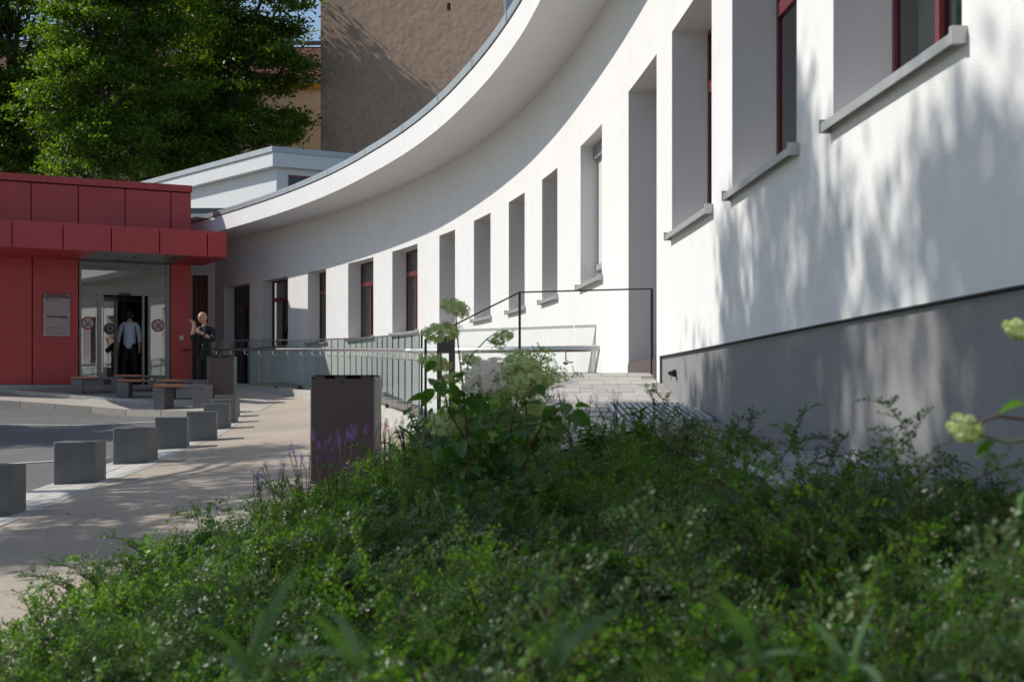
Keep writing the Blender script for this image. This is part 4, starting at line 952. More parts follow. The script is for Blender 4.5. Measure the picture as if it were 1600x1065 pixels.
# man walking in, seen from behind
WY = 34.35; WX = (202.5-800)/F*WY
pw = thing('person', (WX, WY, FLO), 'dark haired man in light blue shirt and black trousers walking in through the door', 'person')
J = [((0, 0, .97), (.11, .08)), ((0, 0, 1.15), (.105, .075)), ((0, 0, 1.34), (.14, .10)), ((0, 0, 1.48), (.10, .08)), ((0, .01, 1.57), .052), ((0, .02, 1.66), .058),
     ((-.19, 0, 1.46), .05), ((-.265, .0, 1.18), .042), ((-.275, -.05, .95), .03), ((-.27, -.06, .86), (.02, .038)), ((.19, 0, 1.46), .05), ((.235, .02, 1.18), .042), ((.25, -.03, .95), .03), ((.25, -.04, .86), (.02, .038)),
     ((-.09, 0, .90), .085), ((-.13, -.02, .50), .056), ((-.16, .05, .09), .04), ((-.17, .18, .03), .034), ((.09, 0, .90), .085), ((.13, .05, .50), .056), ((.16, .16, .09), .04), ((.17, .28, .03), .034)]
E = [(0, 1), (1, 2), (2, 3), (3, 4), (4, 5), (3, 6), (6, 7), (7, 8), (8, 9), (3, 10), (10, 11), (11, 12), (12, 13), (0, 14), (14, 15), (15, 16), (16, 17), (0, 18), (18, 19), (19, 20), (20, 21)]
fingers(J, E, 9, (0, 0, -1), (0, 1, 0), (.4, 0, 0), .5); fingers(J, E, 13, (0, 0, -1), (0, 1, 0), (-.4, 0, 0), .5)
hc2 = Vector((0, .02, 1.715)); hq, Rm2 = head_mesh(hc2, math.pi, 0); skin('body', J, E, M['skin'], pw, extra=[hq])
q = MB(); q.sphere(hc2+Vector((0, -.012, .03)), .1, 18, 14, (.93, 1.08, 1.08)); q.sphere(hc2+Vector((0, -.05, -.04)), .07, 12, 10, (1, .75, 1)); q.build('hair', M['hair'], pw, smooth=True)
J = [((0, 0, .84), (.17, .135)), ((0, 0, 1.14), (.16, .125)), ((0, 0, 1.36), (.165, .12)), ((0, 0, 1.49), (.12, .09)), ((0, .0, 1.555), (.065, .062)), ((-.19, 0, 1.465), .066), ((-.27, 0, 1.18), .062), ((-.278, -.02, 1.03), .056), ((.19, 0, 1.465), .066), ((.24, .02, 1.18), .062), ((.25, -.01, 1.03), .056)]
skin('shirt', J, [(0, 1), (1, 2), (2, 3), (3, 4), (3, 5), (5, 6), (6, 7), (3, 8), (8, 9), (9, 10)], M['shirt'], pw)
J = [((0, 0, 1.08), (.15, .115)), ((0, 0, .94), (.165, .125)), ((-.09, 0, .86), .108), ((-.132, -.02, .50), .084), ((-.16, .05, .10), .072), ((.09, 0, .90), .105), ((.132, .05, .50), .084), ((.16, .16, .10), .072)]
skin('trousers', J, [(0, 1), (1, 2), (2, 3), (3, 4), (1, 5), (5, 6), (6, 7)], M['blacktrouser'], pw)
for s, yy in ((-1, .1), (1, .21)): q = MB(); q.sphere((s*.165, yy, .045), .06, 12, 8, (.8, 2.1, .75)); q.build('shoe', M['shoe'], pw, smooth=True)

# ------------------------------------------------------------------ trees
def leaf_cloud(C, size, rng_, up=.3, aspect=.62, fold=True):
    n = len(C); N = rng_.normal(size=(n, 3)); N[:, 2] = np.abs(N[:, 2])+up; N /= np.linalg.norm(N, axis=1)[:, None]
    A = rng_.normal(size=(n, 3)); A -= N*np.sum(A*N, 1)[:, None]; A /= np.linalg.norm(A, axis=1)[:, None]; B = np.cross(N, A)
    s = size*rng_.uniform(.6, 1.3, n)[:, None]
    p0 = C-A*s*.5; p2 = C+A*s*.5; p1 = C+B*s*.5*aspect+N*s*.08; p3 = C-B*s*.5*aspect+N*s*.08
    V = np.stack([p0, p1, p2, p3], 1).reshape(-1, 3); Fq = np.arange(4*n).reshape(n, 4); return V, Fq
def make_tree(label, X, Y, zb, trunk_r, blobs, nclump, per, lsize, m, seed, group=None, cl=.45, sub=1.0):
    r_ = np.random.default_rng(seed); t = thing('tree', (X, Y, zb), label, 'tree', group)
    vol = np.array([b[3]**2.3 for b in blobs]); vol /= vol.sum(); cen = []; subs = []
    ns = max(6, int(nclump/8))
    for _ in range(ns):
        b = blobs[r_.choice(len(blobs), p=vol)]; d = r_.normal(size=3); d /= np.linalg.norm(d); rr = b[3]*(r_.uniform(.15, 1)**.45)
        subs.append((np.array(b[:3])+d*rr*np.array([1, 1, .95]), r_.uniform(.35, .8)*sub))
    for _ in range(nclump):
        c, r = subs[r_.integers(len(subs))]; d = r_.normal(size=3); d[2] = abs(d[2])*.9-.25; d /= np.linalg.norm(d); cen.append(c+d*r*np.array([1.15, 1.15, .55])*r_.uniform(.5, 1.05))
    cen = np.array(cen)
    k = r_.integers(int(per*.4), int(per*1.6), len(cen)); off = np.repeat(cen, k, 0); dd = r_.normal(size=off.shape)*np.array([cl, cl, cl*.42]); C = off+dd*r_.uniform(.4, 1.1, len(off))[:, None]
    V, Fq = leaf_cloud(C, lsize, r_); link('crown', mesh_np('crown', V, Fq, m), t)
    tb = MB(); top = max(b[2]+b[3]*.3 for b in blobs); 
    mx = sum(b[0] for b in blobs)/len(blobs); my = sum(b[1] for b in blobs)/len(blobs)
    tr = [(0, 0, -.2), (mx*.05, my*.05, top*.25), (mx*.25+.1, my*.25, top*.5), (mx*.6, my*.6, top*.78), (mx, my, top)]
    tb.tube(tr, [trunk_r, trunk_r*.8, trunk_r*.62, trunk_r*.35, trunk_r*.08], 10); tb.build('trunk', M['bark'], t, smooth=True)
    lb = MB()
    for b in blobs:
        c = Vector(b[:3]); h = min(max(c.z-b[3]*.9, top*.22), top*.7); f = h/top
        s = Vector((mx*f*f, my*f*f, h)); mid = s.lerp(c, .5)+Vector((0, 0, .3)); lb.tube([s, mid, c], [trunk_r*.4, trunk_r*.25, trunk_r*.1], 6)
    for p in cen[::max(1, len(cen)//160)]:
        b = min(blobs, key=lambda q_: sum((q_[i]-p[i])**2 for i in range(3))); c = Vector(b[:3]); pp = Vector(p); a = c.lerp(pp, .15); lb.tube([a, a.lerp(pp, .5)+Vector((0, 0, .1)), pp], [trunk_r*.12, trunk_r*.07, trunk_r*.02], 5, cap=False)
    lb.build('branches', M['bark'], t, smooth=True)
    return t
gz = CZ+.3
def blobs_px(Y, X0, zb, lst): # px, py, radius px -> local blobs
    out = []
    for (px_, py_, r, dy) in lst: v = at(px_, py_, Y+dy); out.append((v.x-X0, v.y-Y, v.z-zb, r/F*(Y+dy)))
    return out
def bgt(label, pxb, Y, tr, lst, n, per, ls, m, seed, cl):
    X0 = lx(pxb, Y); make_tree(label, X0, Y, gz, tr, blobs_px(Y, X0, gz, lst), n, per, ls, m, seed, 'trees behind the red pavilion', cl=cl, sub=1.7)
bgt('broad bright green maple right of the tree group, in front of the brown wall', 340, 61, .38, [(425, 30, 50, 0), (385, 110, 62, 0), (418, 190, 38, -.5), (330, 50, 70, 1), (300, 160, 75, 0), (270, 235, 60, -.5), (350, 240, 60, -1), (435, 115, 28, -1), (425, -35, 30, 0), (330, -50, 70, 0), (430, 235, 28, -1), (452, 50, 20, 0)], 1150, 62, .175, M['leafA'], 3, .34)
bgt('yellow green maple in the middle of the tree group behind the red roof', 150, 57, .36, [(150, 60, 70, 0), (100, 115, 60, -1), (185, 130, 65, 0), (235, 40, 65, 1), (115, 205, 65, 0), (200, 225, 62, -.5), (250, 140, 55, 1), (65, 165, 40, -1), (140, -50, 85, 0), (260, -50, 80, 0), (95, 255, 45, -1), (160, 262, 45, -1)], 1050, 62, .165, M['leafC'], 5, .32)
bgt('dark leaved tree at the left end of the tree group', 25, 62, .40, [(20, 60, 60, 0), (-30, 120, 70, 0), (30, 150, 50, 0), (10, 215, 60, 0), (40, 262, 40, 0), (-60, 20, 70, 0), (40, -40, 70, 0), (-60, 220, 60, 0), (80, 10, 40, 2)], 950, 62, .18, M['leafA'], 8, .36)
bgt('deep green tree standing behind the two maples', 250, 68, .40, [(90, 140, 70, 0), (210, 160, 85, 0), (330, 165, 80, 0), (400, 205, 45, 0), (230, 40, 80, 0), (330, 10, 70, 0), (60, 235, 60, 0), (300, 250, 60, 0), (180, 255, 60, 0)], 1150, 60, .2, M['leafB'], 12, .4)
# trees beside the road, left of the picture: they throw the dappled shade
make_tree('tall loose street tree left of the camera shading the plinth wall', -9.5, 10.5, CZ-1.0, .22, [(0, -2.2, 10.7, 1.3), (0, -.2, 10.9, 1.2), (.3, 1.3, 10.6, 1.1), (0, 2.3, 10.0, .9), (.5, -.9, 9.4, 1.2), (.5, .9, 9.3, 1.1), (.8, 2.3, 9.0, .8), (.8, -2.6, 9.4, 1.2), (1.2, -1.5, 8.4, .9), (1.2, .6, 8.3, .9)], 400, 125, .13, M['leafA'], 21, 'street trees outside the left picture edge', cl=.27, sub=1.0)
make_tree('second street tree left of the path shading the beige path', -8.7, 14.5, CZ-.7, .18, [(0, 2.8, 5.3, 1.1), (-.6, 1.2, 5.6, 1.1), (.2, -.5, 5.2, 1.2), (-1.0, 3.6, 5.9, .9), (.6, -2.2, 5.2, 1.2), (-.5, -3.8, 5.3, 1.2), (0, -5.3, 5.6, 1.1)], 230, 80, .11, M['leafA'], 22, 'street trees outside the left picture edge', cl=.30)
make_tree('low street tree far left shading the asphalt', -15.8, 26.3, CZ-.4, .18, [(0, 0, 7.0, 1.3), (1.0, -1.2, 6.2, 1.2), (-1.0, .6, 6.6, 1.3), (.8, .6, 6.0, 1.1), (.3, -2.4, 6.8, 1.1), (-.5, -1.0, 5.4, 1.2), (-.8, 1.2, 5.2, .9), (0, -1.6, 7.4, .9)], 330, 110, .12, M['leafA'], 23, 'street trees outside the left picture edge', cl=.34)

make_tree('slim street tree near the camera dappling the shrubs', -6.8, 4.6, CZ-1.2, .15, [(0, .5, 6.9, .9), (0, -1.2, 7.0, 1.1), (.6, 3.6, 6.3, .9), (-.4, 4.6, 7.0, .9)], 64, 60, .10, M['leafA'], 24, 'street trees outside the left picture edge', cl=.30)
# ------------------------------------------------------------------ ground cover shrubs (one mass, leafy sprigs instanced)
def sprig(name, L, seed, m, side=7, lf=.016, arch=.5):
    r_ = random.Random(seed); st_ = []; leaves = []
    def branch(p, d, L, depth):
        n = max(3, int(L/(.020 if depth == 0 else .013))); pts_ = [p.copy()]; dd = d.copy(); q0 = r_.uniform(-.3, .3)
        for i in range(n):
            dd = (dd+Vector((r_.uniform(-.13, .13), r_.uniform(-.13, .13)+q0*.12, -arch*(1.1 if depth == 0 else .5)/n))).normalized(); p = p+dd*(L/n); pts_.append(p.copy())
            sd = dd.cross(Vector((0, 0, 1))).normalized(); uu = sd.cross(dd).normalized()
            for s in (-1, 1):
                if r_.random() < (.35 if depth == 0 and i < n*.35 else .9):
                    v = (sd*s+dd*r_.uniform(.2, .9)+uu*r_.uniform(-.2, .6)).normalized(); leaves.append((p.copy(), v, (uu+Vector((r_.uniform(-.6, .6), r_.uniform(-.6, .6), r_.uniform(-.2, .4)))).normalized(), lf*r_.uniform(.5, 1.2)*(1-.3*i/n)))
            if depth == 0 and i > 1 and i < n-1 and r_.random() < .8:
                for s in r_.sample((-1, 1), r_.choice((1, 1, 2))): branch(p.copy(), (sd*s*r_.uniform(.5, 1)+dd*.8+uu*r_.uniform(-.1, .7)).normalized(), L*r_.uniform(.16, .40)*(1-.55*i/n)+.02, 1)
        st_.append((pts_, depth))
    branch(Vector((0, 0, 0)), Vector((.25, 0, 1)).normalized(), L, 0)
    V = []; Fq = []; mi = []
    for (p, v, u, s) in leaves:
        w_ = v.cross(u).normalized()*s*.36; b = len(V); V += [p+v*.002, p+v*s*.5+w_+u*s*.08, p+v*s, p+v*s*.5-w_+u*s*.08]; Fq.append((b, b+1, b+2, b+3)); mi.append(0)
    mbb = MB()
    for pts_, dp in st_: mbb.tube(pts_, [(.0030 if dp == 0 else .0013)*(1-.6*i/len(pts_)) for i in range(len(pts_))], 3, cap=False)
    b = len(V); V += [Vector(v) for v in mbb.v]; Fq += [tuple(b+q_ for q_ in f) for f in mbb.f]; mi += [1]*len(mbb.f)
    me = bpy.data.meshes.new(name); me.from_pydata([tuple(v) for v in V], [], Fq); me.materials.append(m); me.materials.append(M['stem']); me.polygons.foreach_set('material_index', mi); me.update()
    return bpy.data.objects.new(name, me)
M['cover3'] = leaf_mat('dark honeysuckle leaves', [(.025, .066, .021), (.038, .096, .028), (.055, .125, .034)], .36, .38, .5)  # darkest leaf tone of the three sprig families
SPR = bpy.data.collections.new('sprigs')
for i in range(12):
    o = sprig('sprig_%d' % i, .24+.06*(i % 4), 100+i, [M['cover3'], M['cover'], M['cover2']][i//4], lf=.024, arch=1.25); SPR.objects.link(o)
def scatter(name, pts_, rots, scl, idx, coll, label=None):
    me = bpy.data.meshes.new(name); me.vertices.add(len(pts_)); me.vertices.foreach_set('co', np.array(pts_, dtype=np.float32).ravel())
    a = me.attributes.new('rot', 'FLOAT_VECTOR', 'POINT'); a.data.foreach_set('vector', np.array(rots, dtype=np.float32).ravel())
    a = me.attributes.new('scl', 'FLOAT', 'POINT'); a.data.foreach_set('value', np.array(scl, dtype=np.float32))
    a = me.attributes.new('idx', 'INT', 'POINT'); a.data.foreach_set('value', np.array(idx, dtype=np.int32))
    o = bpy.data.objects.new(name, me); COL.objects.link(o); o['kind'] = 'stuff'
    if label: o['label'] = label
    ng_ = bpy.data.node_groups.new(name, 'GeometryNodeTree'); ng_.interface.new_socket('Geometry', in_out='INPUT', socket_type='NodeSocketGeometry'); ng_.interface.new_socket('Geometry', in_out='OUTPUT', socket_type='NodeSocketGeometry')
    N = ng_.nodes; gi = N.new('NodeGroupInput'); go = N.new('NodeGroupOutput'); ci = N.new('GeometryNodeCollectionInfo'); ci.inputs[0].default_value = coll; ci.inputs[1].default_value = True; ci.inputs[2].default_value = True
    ip = N.new('GeometryNodeInstanceOnPoints'); ip.inputs['Pick Instance'].default_value = True
    def attr(nm, ty):
        q_ = N.new('GeometryNodeInputNamedAttribute'); q_.data_type = ty; q_.inputs[0].default_value = nm; return q_.outputs[0]
    Lk = ng_.links; Lk.new(gi.outputs[0], ip.inputs['Points']); Lk.new(ci.outputs[0], ip.inputs['Instance']); Lk.new(attr('idx', 'INT'), ip.inputs['Instance Index'])
    e2r = N.new('FunctionNodeEulerToRotation'); Lk.new(attr('rot', 'FLOAT_VECTOR'), e2r.inputs[0]); Lk.new(e2r.outputs[0], ip.inputs['Rotation']); Lk.new(attr('scl', 'FLOAT'), ip.inputs['Scale']); Lk.new(ip.outputs[0], go.inputs[0])
    md = o.modifiers.new('scatter', 'NODES'); md.node_group = ng_; return o
def lump(X, Y): return .5+.5*math.sin(X*2.9+1.3*math.sin(Y*1.1))*math.sin(Y*1.7+.8*math.sin(X*2.1+1))
def canopy(X, Y):    # height of the shrub surface above the soil
    tl = (X-bedL(Y))/max(.1, bedR(Y)-bedL(Y)); edge = sstep(tl*5+.25)*sstep((1.12-tl)*5)
    l2 = .5+.5*math.sin(X*6.3+Y*2.2)*math.sin(Y*4.1-X*1.3)
    h = (.03+.24*lump(X, Y)**1.4+.09*l2)*edge
    if X > 0 and Y > 6: h *= 1-sstep((Y-6)/2.5)*.75*sstep(X/.4)
    if Y > 8.5: h *= interp(Y, [8.5, 11, 13], [1, .7, .45])
    return h+.02
pts_, rots, scl, idx = [], [], [], []
rr = random.Random(5); cnt = 0
centers = []
tries = 0
while len(centers) < 330 and tries < 40000:
    tries += 1; Y = 1.2+12.3*rr.random()**1.15; X = rr.uniform(bedL(Y)+.02, bedR(Y)+.05)
    if abs(X) > Y*.36+.5 or (Y > 10.3 and X > .35) or (Y > 8.9 and X > .5) or (X > .95 and 5.1 < Y < 7): continue
    R_ = rr.uniform(.16, .34)
    if all((X-c[0])**2+(Y-c[1])**2 > (.62*(R_+c[2]))**2 for c in centers): centers.append((X, Y, R_))
for (X, Y, R_) in centers:
    tl_ = (X-bedL(Y)); edge = sstep(tl_*2.2+.35)
    hp = rr.uniform(.03, .24)*edge
    if X > .1 and Y > 4.3: hp -= .16*sstep((Y-4.3)/1.5)
    if Y > 8.5: hp *= .6
    fam = rr.choices((0, 1, 2), (.42, .38, .20))[0]; n = int(235*R_*(1.25 if Y < 4.5 else 1))
    for k in range(n):
        u = math.sqrt(rr.random()); a = rr.uniform(0, 6.283); x = X+math.cos(a)*R_*u*.75; y = Y+math.sin(a)*R_*u*.75
        z = g(x, y)-.05+max(-.03, hp)*(1-.75*u*u)-.06*rr.random()-.04-.07*max(0, 1-tl_/.7)
        i_ = (fam if rr.random() < .8 else rr.randrange(3))*4+rr.randrange(4)
        pts_.append((x, y, z)); rots.append((0, .35+u*.95+rr.uniform(-.2, .3), a+rr.uniform(-.7, .7))); scl.append(rr.uniform(.55, 1.15)*(1-.35*sstep((Y-6.5)/2)*sstep(X/.5))); idx.append(i_)
# longer arching shoots rising above the mass
for (px_, py_, Y) in [(190, 850, 6.6), (150, 895, 6.2), (265, 850, 6.9), (330, 840, 7.2), (120, 910, 5.9), (230, 860, 6.7), (1040, 640, 8.3), (1030, 665, 8), (1150, 670, 6.6), (1180, 660, 6.2), (1230, 665, 6.1), (1260, 690, 6.0), (1105, 655, 7.4), (1380, 735, 4.8), (1350, 700, 4.6), (1450, 720, 4.0), (1560, 730, 3.8), (1480, 700, 3.9), (1000, 660, 8.8), (1290, 725, 5.6), (60, 960, 5.2), (20, 985, 5.0), (90, 930, 5.6), (420, 800, 8.2), (600, 690, 9.5), (640, 670, 9.8), (500, 745, 8.8)]:
    for q_ in range(3):
        v = at(px_+rr.uniform(-30, 30), py_+rr.uniform(5, 35), Y+rr.uniform(-.2, .2)); pts_.append((v.x, v.y, v.z-.12)); rots.append((0, rr.uniform(.1, .9), rr.uniform(0, 6.28))); scl.append(rr.uniform(.55, .95)); idx.append(rr.randrange(12))
scatter('ground_cover_shrubs', pts_, rots, scl, idx, SPR, 'dense low evergreen shrubs with small glossy leaves filling the bed')
# fallen leaves on the path
LV = bpy.data.collections.new('fallen'); q = MB(); q.quad((-.02, 0, .002), (0, -.014, .006), (.022, 0, .002), (0, .014, .006)); LV.objects.link(bpy.data.objects.new('fallen_leaf', q.mesh('fallen_leaf', mat('dry leaf', (.30, .12, .05), .8))))
fp = [(X, Y, g(X, Y)+.004) for X, Y in [(rr.uniform(-3.6, -2.1), rr.uniform(6, 12)) for _ in range(40)]+[(rr.uniform(-2.1, -1.5), rr.uniform(13, 19)) for _ in range(70)]]
scatter('fallen_leaves', fp, [(rr.uniform(-.3, .3), rr.uniform(-.3, .3), rr.uniform(0, 6)) for _ in fp], [rr.uniform(.4, 1) for _ in fp], [0]*len(fp), LV)

# ------------------------------------------------------------------ hydrangeas
def big_leaf(L, W):
    V = []; Fq = []; n = 6
    for i in range(n+1):
        t = i/n; w_ = W*.5*math.sin(math.pi*min(1, t**.8))*(1 if t < .95 else .5); x = L*t; z = -.9*L*t*t*.35
        V += [(x, -w_, z+w_*.35), (x, 0, z), (x, w_, z+w_*.35)]
    for i in range(n):
        b = i*3; Fq += [(b, b+1, b+4, b+3), (b+1, b+2, b+5, b+4)]
    me = bpy.data.meshes.new('leaf'); me.from_pydata(V, [], Fq); me.materials.append(M['hyleaf']); me.polygons.foreach_set('use_smooth', [True]*len(Fq)); return me
LEAF = [big_leaf(.115, .075), big_leaf(.095, .06), big_leaf(.13, .08)]
LONG = [big_leaf(.09, .028), big_leaf(.075, .024)]
def head_me(R, m, seed, flat_=.7, n=170, fs=.020):
    r_ = np.random.default_rng(seed); C = r_.normal(size=(n, 3)); C /= np.linalg.norm(C, axis=1)[:, None]; lump_ = 1+.13*np.sin(C[:, 0]*6+seed)*np.sin(C[:, 1]*5+seed)+.1*np.sin(C[:, 2]*7+seed)
    C = C*R*(r_.uniform(.72, 1.05, n)*lump_)[:, None]; C[:, 2] *= flat_; C[:, 2] = np.where(C[:, 2] < 0, C[:, 2]*.7, C[:, 2])
    Vs = []; Fs = []
    N = C/np.linalg.norm(C, axis=1)[:, None]+r_.normal(0, .35, (n, 3)); N /= np.linalg.norm(N, axis=1)[:, None]
    for i in range(n):
        nn_ = Vector(N[i]); a = nn_.orthogonal().normalized(); b = nn_.cross(a); ph = r_.uniform(0, 6.28); c = Vector(C[i])
        for k in range(4):
            t_ = ph+k*math.pi/2; d_ = a*math.cos(t_)+b*math.sin(t_); e_ = nn_.cross(d_); s_ = fs*r_.uniform(.7, 1.15); j = len(Vs)
            Vs += [c, c+d_*s_*.55+e_*s_*.36+nn_*.002, c+d_*s_*.95, c+d_*s_*.55-e_*s_*.36+nn_*.002]; Fs.append((j, j+1, j+2, j+3))
    me = bpy.data.meshes.new('flower_head'); me.from_pydata([tuple(v) for v in Vs], [], Fs); me.materials.append(m); return me
HG = [head_me(.075, M['hygreen'], 1), head_me(.075, M['hygreen'], 2, .6, 130)]; M['hywhite'] = leaf_mat('white florets bright', [(.85, .81, .74), (.9, .87, .82), (.78, .72, .64)], .45, .6, .3, tcol=(1.05, 1.03, .95))
HW = head_me(.1, M['hywhite'], 3, .75, 260, .021); HB = head_me(.1, M['hygreen'], 4, .95, 260, .021)
LOOSE = head_me(.085, M['hygreen'], 6, .5, 130, .018)
def hydrangea(label, X, Y, stems, heads, nleaf, seed, group='hydrangea bushes'):
    r_ = random.Random(seed); zb = g(X, Y); t = thing('hydrangea', (X, Y, zb), label, 'shrub', group); o3 = Vector((X, Y, zb)); allp = []
    for (pts2, rad) in stems:
        P = [at(a_, b_, Y+dy)-o3 for a_, b_, dy in pts2]; q = MB(); q.tube(P, [rad*(1-.55*i/len(P)) for i in range(len(P))], 6); q.build('stem', M['stem'], t, smooth=True); allp.append(P)
    for (px_, py_, dy, r_px, me, base) in heads:
        v = at(px_, py_, Y+dy)-o3; o = link('flower_head', me, t); o.location = v; s = r_px/F*(Y+dy)/base; o.scale = (s, s, s); o.rotation_euler = (r_.uniform(-.5, .3), r_.uniform(-.4, .4), r_.uniform(0, 6))
        P = min(allp, key=lambda P_: min((p-v).length for p in P_)); pn = min(P, key=lambda p: (p-v).length+(1 if p.z > v.z else 0))
        if (pn-v).length > .03:
            q = MB(); q.tube([pn, pn.lerp(v, .5)+Vector((0, 0, -.02)), v], .0035, 5); q.build('stem', M['gstem'], t)
    for k in range(nleaf):
        P = r_.choice(allp); j = r_.randrange(len(P)-1); u = r_.random(); p = P[j].lerp(P[j+1], u)
        if p.z < .12: p.z += .1
        if p.z > .42+.35*r_.random(): continue
        o = link('leaf', r_.choice(LEAF), t); az = r_.uniform(0, 6.28); d_ = Vector((math.cos(az), math.sin(az), 0)); L = r_.uniform(.01, .09); o.location = p+d_*L+Vector((0, 0, r_.uniform(-.02, .05)))
        o.rotation_euler = (r_.uniform(-.6, .6), r_.uniform(-.3, .95), az); s = r_.uniform(.55, .98); o.scale = (s, s, s)
        if L > .04: pass
    return t
YH = 6.6
hydrangea('tall hydrangea with one white and several lime green flower heads in the bed centre', lx(735, YH), YH,
 [([(738, 830, 0), (733, 740, 0), (728, 660, 0), (722, 590, 0), (716, 540, 0), (712, 490, 0)], .007), ([(740, 830, 0), (746, 740, .1), (755, 680, .1), (762, 600, .1)], .006), ([(808, 830, .05), (815, 760, 0), (826, 700, 0), (822, 640, 0), (818, 600, 0)], .007), ([(780, 830, .1), (790, 720, .1), (800, 660, .2), (812, 610, .2)], .006),
  ([(724, 640, 0), (732, 560, .05), (760, 530, .1), (782, 515, .1)], .004), ([(735, 700, 0), (700, 640, -.1), (690, 590, -.1), (688, 530, -.05)], .005), ([(815, 720, 0), (850, 660, .1), (875, 640, .1), (895, 650, .1)], .005), ([(745, 740, .1), (715, 690, .2), (692, 665, .2)], .005)],
 [(712, 481, 0, 24, LOOSE, .085), (690, 520, 0, 30, LOOSE, .085), (680, 568, .1, 26, LOOSE, .085), (785, 528, .1, 20, LOOSE, .085), (740, 565, .1, 20, LOOSE, .085), (705, 592, .2, 20, LOOSE, .085), (762, 592, -.05, 37, HW, .1), (818, 597, -.05, 38, HB, .1), (808, 567, .15, 26, HG[0], .075), (700, 662, .1, 30, HG[1], .075), (862, 672, .2, 28, HG[0], .075), (846, 598, .1, 22, LOOSE, .085), (770, 690, .25, 22, HG[1], .075), (838, 640, .2, 20, HG[0], .075)], 300, 1)
hydrangea('nearer hydrangea stem with drooping lime flower head at the right picture edge', lx(1640, 2.9), 2.9,
 [([(1660, 900, 0), (1650, 760, 0), (1640, 680, 0), (1600, 655, 0), (1560, 650, 0), (1520, 662, 0)], .005), ([(1655, 800, 0), (1650, 620, 0), (1620, 540, 0), (1592, 520, 0)], .004)],
 [(1507, 672, 0, 27, HB, .1), (1590, 515, 0, 22, HG[0], .075), (1622, 520, .05, 20, HG[1], .075)], 0, 2)
t = [o for o in COL.objects if o.name.startswith('hydrangea') and o.type == 'EMPTY'][-1]
for (px_, py_, ry_, az, s) in ((1555, 690, .5, 2.6, .45), (1600, 632, .1, 3.0, .5), (1548, 690, 1.2, 3.4, .35), (1640, 700, .6, 3.3, .6), (1615, 760, .5, 3.6, .6)):
    o = link('leaf', LEAF[0], t); o.location = at(px_, py_, 2.9)-t.location; o.rotation_euler = (.5, ry_, az); o.scale = (s, s, s)
# leafy shrub at the foot of the glass
def leafy(label, X, Y, n, H, R, seed, nst=14):
    r_ = random.Random(seed); zb = g(X, Y); t = thing('leafy_shrub', (X, Y, zb), label, 'shrub', 'light leaved shrubs at the glass')
    for s_ in range(nst):
        az = r_.uniform(0, 6.28); rr_ = r_.uniform(.1, 1)*R; tip = Vector((math.cos(az)*rr_, math.sin(az)*rr_*.6, H*r_.uniform(.55, 1))); mid = tip*.5+Vector((0, 0, .06)); q = MB(); q.tube([Vector((0, 0, -.02)), mid, tip], [.004, .003, .0015], 4); q.build('stem', M['gstem'], t)
        for k in range(n//nst):
            u = .3+.7*(k+.5)/(n//nst); p = (mid*(2*u) if u < .5 else mid.lerp(tip, (u-.5)*2)); o = link('leaf', r_.choice(LONG), t); o.location = p; o.rotation_euler = (r_.uniform(-.5, .5), r_.uniform(-1.0, .5), r_.uniform(0, 6.28)); s = r_.uniform(.8, 1.4); o.scale = (s, s, s)
    return t
leafy('light green narrow leaved shrub against the glass corner', lx(668, 10.4), 10.4, 200, .55, .22, 31, 18)
leafy('second narrow leaved shrub just left of the hydrangea', lx(640, 9.4), 9.6, 130, .38, .2, 32, 13)
leafy('narrow leaved weed between the grate and the hydrangea', lx(930, 7.6), 7.6, 70, .30, .12, 33, 6)
leafy('single upright weed in front of the paved landing', lx(1000, 8.0), 8.0, 45, .26, .08, 34, 4)
# ------------------------------------------------------------------ salvia
def spike_me(L, seed, dens=70):
    r_ = random.Random(seed); V = []; Fq = []
    for i in range(dens):
        t_ = i/dens; z = L*t_; rad = .011*(1-.65*t_); a = i*2.4; c = Vector((math.cos(a)*rad+.03*L*math.sin(t_*3), math.sin(a)*rad, z)); d_ = Vector((math.cos(a), math.sin(a), .5)).normalized(); e_ = d_.cross(Vector((0, 0, 1))).normalized(); s = .011*(1-.4*t_)*r_.uniform(.6, 1.2); b = len(V)
        V += [c, c+d_*s*.5+e_*s*.35, c+d_*s, c+d_*s*.5-e_*s*.35]; Fq.append((b, b+1, b+2, b+3))
    me = bpy.data.meshes.new('flower_spike'); me.from_pydata([tuple(v) for v in V], [], Fq); me.materials.append(M['salvia']); return me
SPK = [spike_me(L, i) for i, L in enumerate((.06, .08, .10))]
sv = [(410, 790, 8.3), (445, 770, 8.6), (480, 745, 8.9), (505, 725, 9.2), (540, 715, 9.3), (575, 705, 9.3), (605, 700, 9.3), (640, 700, 9.2), (675, 705, 9.0), (712, 710, 8.7), (665, 735, 8.4), (525, 760, 8.4), (895, 660, 8.4), (925, 665, 8.3), (968, 668, 8.2), (1075, 700, 7.2)]
sl_txt = ['leftmost leaning violet sage at the bed edge', 'violet sage second from the left on the bed edge', 'violet sage just left of the near bin', 'violet sage before the left edge of the near bin', 'violet sage before the middle of the near bin', 'violet sage before the right half of the near bin', 'violet sage at the right edge of the near bin', 'violet sage right of the near bin', 'violet sage left of the hydrangea stems', 'violet sage at the foot of the tall hydrangea', 'low violet sage in front of the hydrangea', 'low violet sage in front of the near bin', 'violet sage right of the hydrangea against the paving', 'violet sage left of the upright weed', 'violet sage near the grate corner', 'short violet sage by the plinth grate']
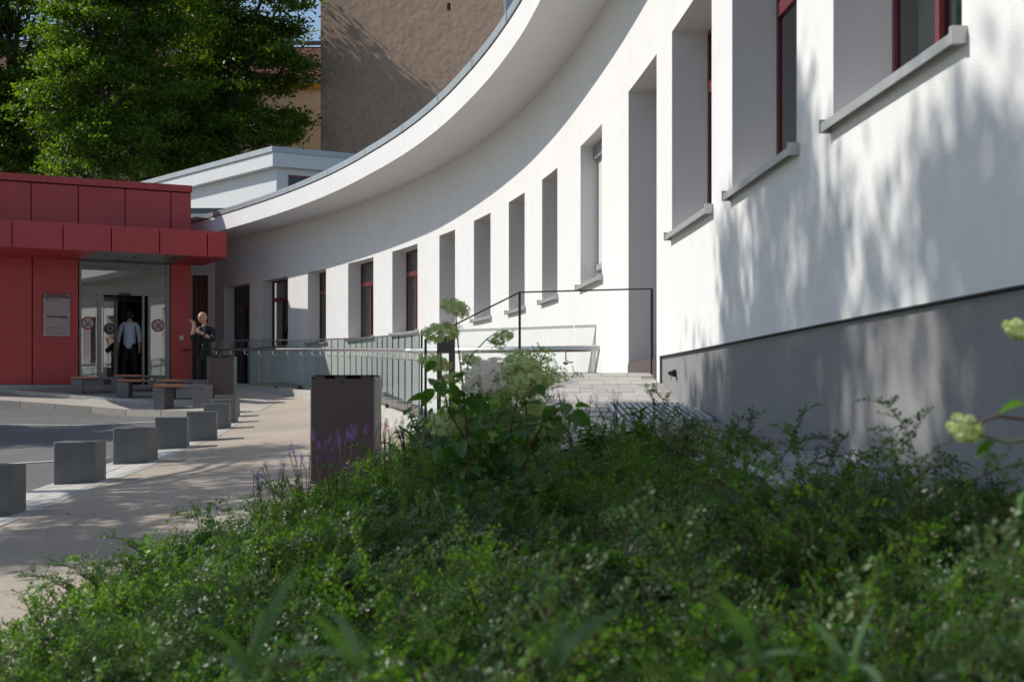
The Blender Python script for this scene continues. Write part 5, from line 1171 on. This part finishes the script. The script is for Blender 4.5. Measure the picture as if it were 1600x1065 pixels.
for i, (px_, py_, Y) in enumerate(sv):
    base = at(px_, py_, Y); X = base.x; zb = base.z+.0; t = thing('sage_plant', (X, Y, zb), sl_txt[i], 'flower', 'violet sage plants'); r_ = random.Random(i)
    for k in range(7 if i < 12 else 4):
        lean = Vector((r_.uniform(-.09, .07)-(.05 if i < 3 else 0), r_.uniform(-.06, .06), 0)); h = r_.uniform(.07, .18); top = Vector((0, 0, h))+lean+Vector((r_.uniform(-.06, .06), r_.uniform(-.05, .05), 0))
        q = MB(); q.tube([Vector((lean.x*.2, lean.y*.2, -.15)), top*.5+Vector((lean.x*.3, 0, 0)), top], .0025, 4); q.build('stem', M['stem'], t)
        o = link('flower_spike', r_.choice(SPK), t); o.location = top-Vector((0, 0, .02)); o.rotation_euler = (lean.y*2, lean.x*3, r_.uniform(0, 6)); s = r_.uniform(.7, 1.1); o.scale = (s, s, s*.9)
# ------------------------------------------------------------------ broad blades, dry stalks close to the lens
def blade_me(L, W, bend):
    V = []; Fq = []; n = 9
    for i in range(n+1):
        t_ = i/n; w_ = W*.5*(math.sin(math.pi*(t_*.85+.12))**.8)*(1-t_**4); x = bend*L*t_*t_; z = L*(t_-.35*bend*t_*t_); V += [(x, -w_, z), (x+w_*.2, 0, z), (x, w_, z)]
    for i in range(n): b = i*3; Fq += [(b, b+1, b+4, b+3), (b+1, b+2, b+5, b+4)]
    me = bpy.data.meshes.new('leaf'); me.from_pydata(V, [], Fq); me.materials.append(M['blade']); me.polygons.foreach_set('use_smooth', [True]*len(Fq)); return me
BLD = [blade_me(.16, .017, .3), blade_me(.14, .022, .8), blade_me(.12, .026, 1.1)]
bp = [(385, 1020, 1.5, 'blurred grassy plant low in the left half of the bed', 0), (560, 1010, 1.45, 'blurred broad leaved plant with a leaf reaching right, bottom centre left', 1), (870, 1010, 1.4, 'blurred plant with a bluish drooping leaf at bottom centre', 2), (1180, 1000, 1.8, 'blurred bladed plant low in the right half', 2), (1330, 1010, 1.9, 'blurred bladed plant near the lower right corner', 0)]
for i, (px_, py_, Y, lb, k0) in enumerate(bp):
    v = at(px_, py_+40, Y); t = thing('bladed_weed', v, lb, 'plant', 'bladed weeds among the shrubs'); r_ = random.Random(50+i)
    for k in range(4): o = link('leaf', BLD[(k0+k) % 3], t); o.rotation_euler = (r_.uniform(-.3, .3), r_.uniform(-.2, .7), [0.3, 3.0, 4.4, 1.6][k]+r_.uniform(-.6, .6)); s = r_.uniform(.5, .95); o.scale = (s, s, s)
for i, (px_, py_, Y, dx_, h, lb) in enumerate([(735, 790, 5.5, .03, .12, 'thin straw stalk below the hydrangea'), (700, 770, 5.6, -.05, .13, 'straw stalk leaning left below the hydrangea')]):
    v = at(px_, py_+50, Y); t = thing('dry_stalk', v, lb, 'plant', 'dry stalks in the bed'); q = MB(); q.tube([(0, 0, -.05), (dx_*.4, 0, h*.5), (dx_, 0, h)], [.002, .002, .0015], 5); q.build('stem', M['dry'], t)
    q = MB(); q.tube([(dx_*.7, 0, h*.72), (dx_, 0, h), (dx_*1.15, 0, h*1.15)], [.002, .005, .001], 6); q.build('seed_head', M['dry'], t)
